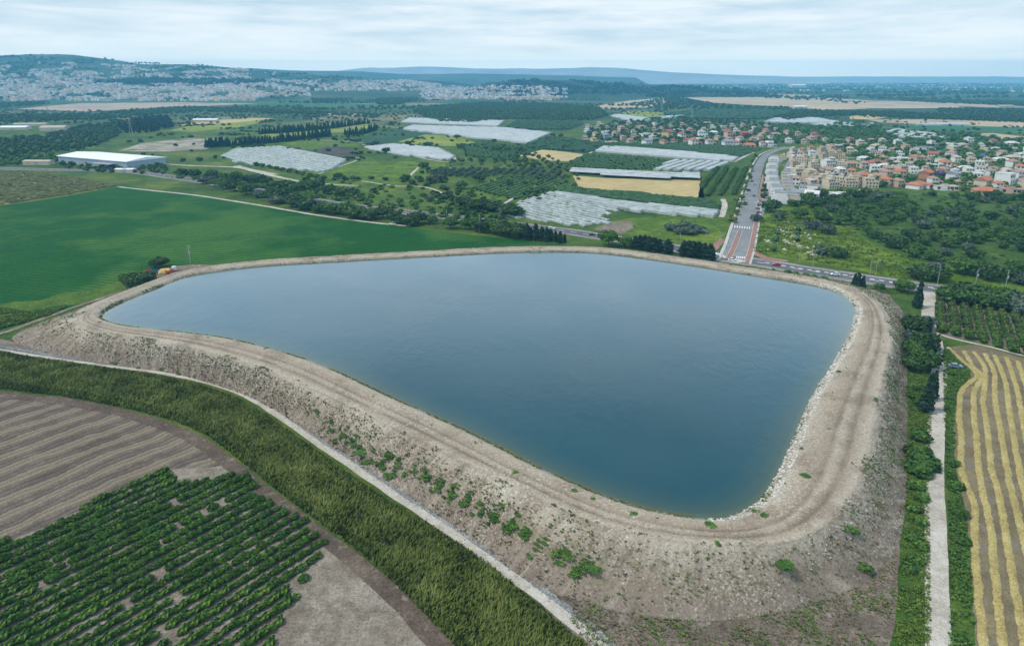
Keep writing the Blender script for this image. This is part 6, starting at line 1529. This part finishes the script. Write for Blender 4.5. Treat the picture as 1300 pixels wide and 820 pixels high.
for k, (px, py, L, W, hh, rz, lab) in enumerate([(20,165,46,20,5,0.1,'long pale shed nearest the picture edge on the far fields'),(70,166,40,26,6,0.2,'wide pale shed with low roof, second on the far fields'),(262,155,50,18,5,0.05,'pale low barn beside the yellow field'),(40,160,60,14,4,0.1,'long thin shed behind the wide pale shed'),(160,219,18,7,3.5,0.0,'small pale hut below the warehouse beside the road'),(50,209,30,10,4,-0.05,'low grey depot beside the warehouse'),(1015,138,40,18,6,0.1,'white farm shed on the harvested hill field'),(1275,137,46,20,6,0.0,'pale pink barn on the far harvested strip'),(1012,112,120,60,22,0.1,'big white factory hall on the distant plain')]):
    p = at(px, py); t = empty('farm_shed', p, rz)
    m = MB(); m.box(-L/2, L/2, -W/2, W/2, -1, hh); part('wall', m.mesh('wall', WM['cream']), t)
    m = MB(); hip(m, -L/2, L/2, -W/2, W/2, hh, W*0.12, 0.5, True); part('roof', m.mesh('roof', RM['beige'] if k % 2 else m_sheet), t)
    m = MB(); m.box(-2, 2, -W/2-0.1, -W/2+0.05, 0, min(3.5, hh-.5)); part('door', m.mesh('door', m_steel), t)
    tag(t, lab, 'shed')

def pylon(px, py, h, lab):
    p = at(px, py); t = empty('power_pylon', p, 0.3); m = MB(); w0, w1 = h*0.09, h*0.018
    cs = [(-1,-1),(1,-1),(1,1),(-1,1)]
    lv = [(z, w0+(w1-w0)*min(1, z/(h*0.75))) for z in [h*k/9 for k in range(10)]]
    for (z0, a), (z1, b) in zip(lv, lv[1:]):
        for k in range(4):
            c, d = cs[k], cs[(k+1) % 4]
            m.tube((c[0]*a, c[1]*a, z0), (c[0]*b, c[1]*b, z1), 0.16, None, 4); m.tube((c[0]*a, c[1]*a, z0), (d[0]*b, d[1]*b, z1), 0.09, None, 4)
    part('lattice_tower', m.mesh('lattice_tower', m_steel), t)
    for z, w_ in ((h*0.68, h*0.2), (h*0.80, h*0.16), (h*0.92, h*0.13)):
        m = MB(); m.tube((-w_, 0, z), (w_, 0, z), 0.16, None, 4); m.tube((-w_, 0, z), (0, 0, z+h*0.05), 0.1, None, 4); m.tube((w_, 0, z), (0, 0, z+h*0.05), 0.1, None, 4); part('cross_arm', m.mesh('cross_arm', m_steel), t)
    tag(t, lab, 'pylon')
pylon(62, 148, 36, 'dark lattice pylon rising before the far town at the tan strip'); pylon(20, 152, 32, 'pale lattice pylon on the far fields, nearest the picture edge'); pylon(167, 173, 30, 'lattice pylon standing by the dark conifer wood'); pylon(840, 139, 34, 'lattice pylon on the tan field above the village'); pylon(878, 152, 26, 'slim pylon in the dark plantation above the village')

def lamp_post(px, py, h, lab, ang, group):
    p = at(px, py); k = 'lamp'
    if k in HROOT: return tag(copy_tree(HROOT[k], p, ang, h/9), lab, 'street lamp', group)
    t = empty('street_lamp', p, ang); t.scale = (h/9,)*3; HROOT[k] = t
    m = MB(); m.tube((0, 0, -0.3), (0, 0, 8.6), 0.14, 0.08, 8); m.tube((0, 0, -0.1), (0, 0, 0.5), 0.22, 0.2, 8); part('pole', m.mesh('pole', m_steel), t)
    m = MB(); m.tube((0, 0, 8.5), (0.7, 0, 9.0), 0.07, None, 6); m.tube((0.7, 0, 9.0), (1.8, 0, 9.05), 0.06, None, 6); part('arm', m.mesh('arm', m_steel), t)
    m = MB(); m.box(1.5, 2.4, -0.16, 0.16, 8.92, 9.10); part('lamp_head', m.mesh('lamp_head', m_net), t)
    return tag(t, lab, 'street lamp', group)
for k, (px, py, h) in enumerate([(424,265,8),(519,277,8),(567,284,8),(609,295,11),(767,305,8),(835,315,9),(863,317,9),(895,312,9),(913,315,9),(925,309,9),(1014,333,9),(1032,338,9),(1104,348,9),(1111,351,9),(1190,361,10)]):
    lamp_post(px, py, h, 'tall grey street lamp on the main road, %s from the warehouse' % ORD[k], -1.5 if k % 2 else 1.6, 'street lamps on the main road')
for k in range(6):
    t = k/5; lamp_post(955+19*t, 285-78*t, 8, 'grey street lamp on the avenue, %s up from the junction' % ORD[k], 3.1, 'street lamps on the avenue')
def pole(px, py, h, lab):
    p = at(px, py); t = empty('utility_pole', p, 0.6); m = MB(); m.tube((0, 0, -0.3), (0, 0, h), 0.18, 0.11, 8); part('post', m.mesh('post', m_steel), t)
    for z in (h*0.97, h*0.85):
        m = MB(); m.box(-1.2, 1.2, -0.07, 0.07, z-0.08, z+0.08); a = part('cross_arm', m.mesh('cross_arm', m_steel), t)
    m = MB(); m.box(-0.5, 0.5, -0.55, -0.15, h*0.55, h*0.7); m.box(-0.06, 0.06, -0.2, 0, h*0.6, h*0.64); part('transformer', m.mesh('transformer', m_steel), t)
    tag(t, lab, 'utility pole')
pole(242, 335, 10, 'grey utility pole with transformer at the reservoir edge by the farm yard'); pole(1276, 366, 9, 'thin utility pole above the tree row behind the orchard'); pole(1238, 362, 8, 'thin pole at the grove edge above the tree row')

# farm yard by the dam
m_tarp = plain_mat('yellow_tarpaulin', (0.52, 0.36, 0.12), 0.7, 0.2, 0.8); m_blue = plain_mat('blue_paint', (0.06, 0.13, 0.24), 0.5, 0.2, 0.6); m_redp = plain_mat('red_paint', (0.40, 0.09, 0.05), 0.5, 0.2, 0.6); m_poly = plain_mat('white_plastic', (0.55, 0.62, 0.64), 0.4, 0.1, 0.6)
m_rub = plain_mat('tyre_rubber', (0.03, 0.03, 0.032), 0.85, 0.2, 0.3); m_win = plain_mat('car_glass', (0.03, 0.04, 0.05), 0.1, 0.1, 1.0, 0.6)
def heap(px, py, lab):
    p = at(px, py); V, Fc = [], []
    for i in range(13):
        for j in range(9):
            x, y = (i/12-.5)*6.5, (j/8-.5)*4; e = max(0, 1-(2*x/6.5)**4)*max(0, 1-(2*y/4)**4)
            V.append((x, y, 2.3*e**0.5*(1+0.18*mnoise.noise(Vector((x, y, 2))))-0.05))
    for i in range(12):
        for j in range(8): Fc.append((i*9+j, (i+1)*9+j, (i+1)*9+j+1, i*9+j+1))
    t = empty('tarpaulin_heap', p, 0.15); part('tarpaulin', mesh_from('tarpaulin', V, Fc, [m_tarp], smooth=True), t)
    m = MB()
    for k in range(6): m.tube((-3.2+1.25*k, -2.05, 0.1), (-3.0+1.25*k, -2.1, 0.3), 0.28, None, 8)
    part('weight_tyres', m.mesh('weight_tyres', m_rub), t)
    tag(t, lab, 'covered heap')
heap(210, 346.5, 'ochre yellow tarpaulin heap in the farm yard by the reservoir')
def tank(px, py, lab):
    t = empty('water_tank', at(px, py), 0.2)
    m = MB(); m.tube((0, 0, 0.5), (0, 0, 2.4), 1.1, None, 14); m.tube((0, 0, 2.4), (0, 0, 2.75), 1.1, 0.35, 14); part('tank_body', m.mesh('tank_body', m_poly), t)
    m = MB(); m.tube((0, 0, 2.75), (0, 0, 2.9), 0.3, None, 10); part('lid', m.mesh('lid', m_blue), t)
    m = MB()
    for a in (0.4, 2, 3.5, 5): m.tube((math.cos(a)*0.9, math.sin(a)*0.9, -0.2), (math.cos(a)*0.9, math.sin(a)*0.9, 0.5), 0.07)
    part('stand', m.mesh('stand', m_steel), t); tag(t, lab, 'water tank')
tank(221.5, 344, 'white plastic water tank on a stand beside the yellow tarpaulin heap')
def trailer(px, py, mat, lab, rz, cat='trailer', name='farm_trailer'):
    t = empty(name, at(px, py), rz)
    m = MB(); m.box(-2, 2, -1, 1, 0.7, 1.0); m.box(-2, 2, -1.05, -0.98, 1.0, 1.9); m.box(-2, 2, 0.98, 1.05, 1.0, 1.9); m.box(-2.05, -2, -1, 1, 1.0, 1.9); m.box(2, 2.05, -1, 1, 1.0, 1.9); part('body', m.mesh('body', mat), t)
    m = MB(); m.tube((2.05, 0, 0.8), (3.4, 0, 0.5), 0.07); part('drawbar', m.mesh('drawbar', m_steel), t)
    for x in (-0.9, 0.9):
        for y in (-1.1, 1.1): m = MB(); m.tube((x, y-0.12, 0.42), (x, y+0.12, 0.42), 0.42, None, 12); part('wheel', m.mesh('wheel', m_rub), t)
    tag(t, lab, cat)
trailer(199, 347, m_blue, 'dark blue farm trailer parked between the tree and the tarpaulin heap', 0.3)
trailer(188, 348, m_redp, 'red farm trailer at the edge of the tree clump', 1.2)
trailer(216, 347.5, m_redp, 'small rusty red trailer touching the tarpaulin heap', 0.8)

CARP = {}
PAINT = {k: plain_mat(k+'_car_paint', c, 0.25, 0.04, 2, 0.5) for k, c in dict(white=(0.68, 0.69, 0.70), teal=(0.03, 0.16, 0.20), dark=(0.04, 0.045, 0.05), silver=(0.36, 0.38, 0.40), blue=(0.07, 0.13, 0.28), red=(0.34, 0.03, 0.03), slate=(0.16, 0.22, 0.27)).items()}
def car(px, py, col, rz, lab, pickup=False, world=None, group=None):
    p = at(px, py); p.z += 0.18; key = (col, pickup)
    if key in CARP: return tag(copy_tree(CARP[key], p, rz), lab, 'car', group)
    t = empty('pickup_truck' if pickup else 'car', p, rz); CARP[key] = t
    prof = [(-2.2,0.35),(-2.25,0.8),(-2.1,1.0),(-1.1,1.02),(0.9,1.0),(2.0,0.85),(2.2,0.6),(2.15,0.35)]
    m = MB(); n = len(prof); m.add([(x,-0.88,z) for x,z in prof]+[(x,0.88,z) for x,z in prof], [tuple(range(n))[::-1], tuple(range(n,2*n))]+[(i,(i+1)%n,n+(i+1)%n,n+i) for i in range(n)]); part('body', m.mesh('body', PAINT[col]), t)
    cab = [(-0.35,1.0),(-0.25,1.55),(0.65,1.55),(1.25,1.0)] if pickup else [(-1.9,1.0),(-1.35,1.48),(0.3,1.5),(1.1,1.0)]
    m = MB(); n = 4; m.add([(x,-0.78 if z < 1.2 else -0.66,z) for x,z in cab]+[(x,0.78 if z < 1.2 else 0.66,z) for x,z in cab], [tuple(range(n))[::-1], tuple(range(n,2*n))]+[(i,(i+1)%n,n+(i+1)%n,n+i) for i in range(n)]); part('window', m.mesh('window', m_win), t)
    m = MB(); m.box(cab[1][0]+0.02, cab[2][0]-0.02, -0.665, 0.665, 1.5, 1.57); part('roof', m.mesh('roof', PAINT[col]), t)
    for x in (-1.35, 1.35):
        for y in (-0.82, 0.82): m = MB(); m.tube((x, y-0.1, 0.32), (x, y+0.1, 0.32), 0.33, None, 12); part('wheel', m.mesh('wheel', m_rub), t)
    for y in (-0.6, 0.6): m = MB(); m.box(2.12, 2.2, y-0.18, y+0.18, 0.6, 0.75); part('headlight', m.mesh('headlight', m_net), t)
    return tag(t, lab, 'pickup' if pickup else 'car', group)
car(498, 286, 'white', -0.15, 'white pickup truck on the pale track at the green field edge', True)
car(1188, 447, 'teal', 1.6, 'teal car on the white gravel road beside the tree clump')
car(1213, 467, 'slate', -0.2, 'slate blue car parked on the side path by the stubble field')
car(1197, 368, 'dark', -0.15, 'dark car on the main road near the end of the gravel road')
car(930, 331.5, 'white', -0.2, 'white car passing the junction on the main road')
car(908, 327, 'silver', 2.9, 'silver car on the main road just before the junction')
car(947, 246, 'white', 1.4, 'white car parked at the tree side of the avenue')
car(957, 249.5, 'blue', 1.4, 'blue car driving on the avenue near the cycle path')
car(958, 235, 'silver', 1.4, 'silver car driving up the avenue toward the houses')
for k, (px, py, c) in enumerate([(963,259,'white'),(965,262,'dark'),(966,256,'silver'),(968,264,'white'),(969,258,'red'),(961,266,'silver'),(963,271,'blue')]):
    car(px, py, c, 0.3, '%s car in the car park by the grey terraces, %s of the parked cars' % (c, ORD[k]), group='cars in the car park')

for k, (px, py, c, rz) in enumerate([(700,291.5,'white',-0.12),(752,299,'dark',-0.12),(812,308,'silver',-0.15),(985,337.5,'red',2.95),(1060,350,'white',2.95),(560,274.5,'silver',2.95),(1140,361.5,'silver',-0.15)]):
    car(px, py, c, rz, '%s car driving on the main road, %s from the warehouse end' % (c, ORD[k]), group='cars on the main road')
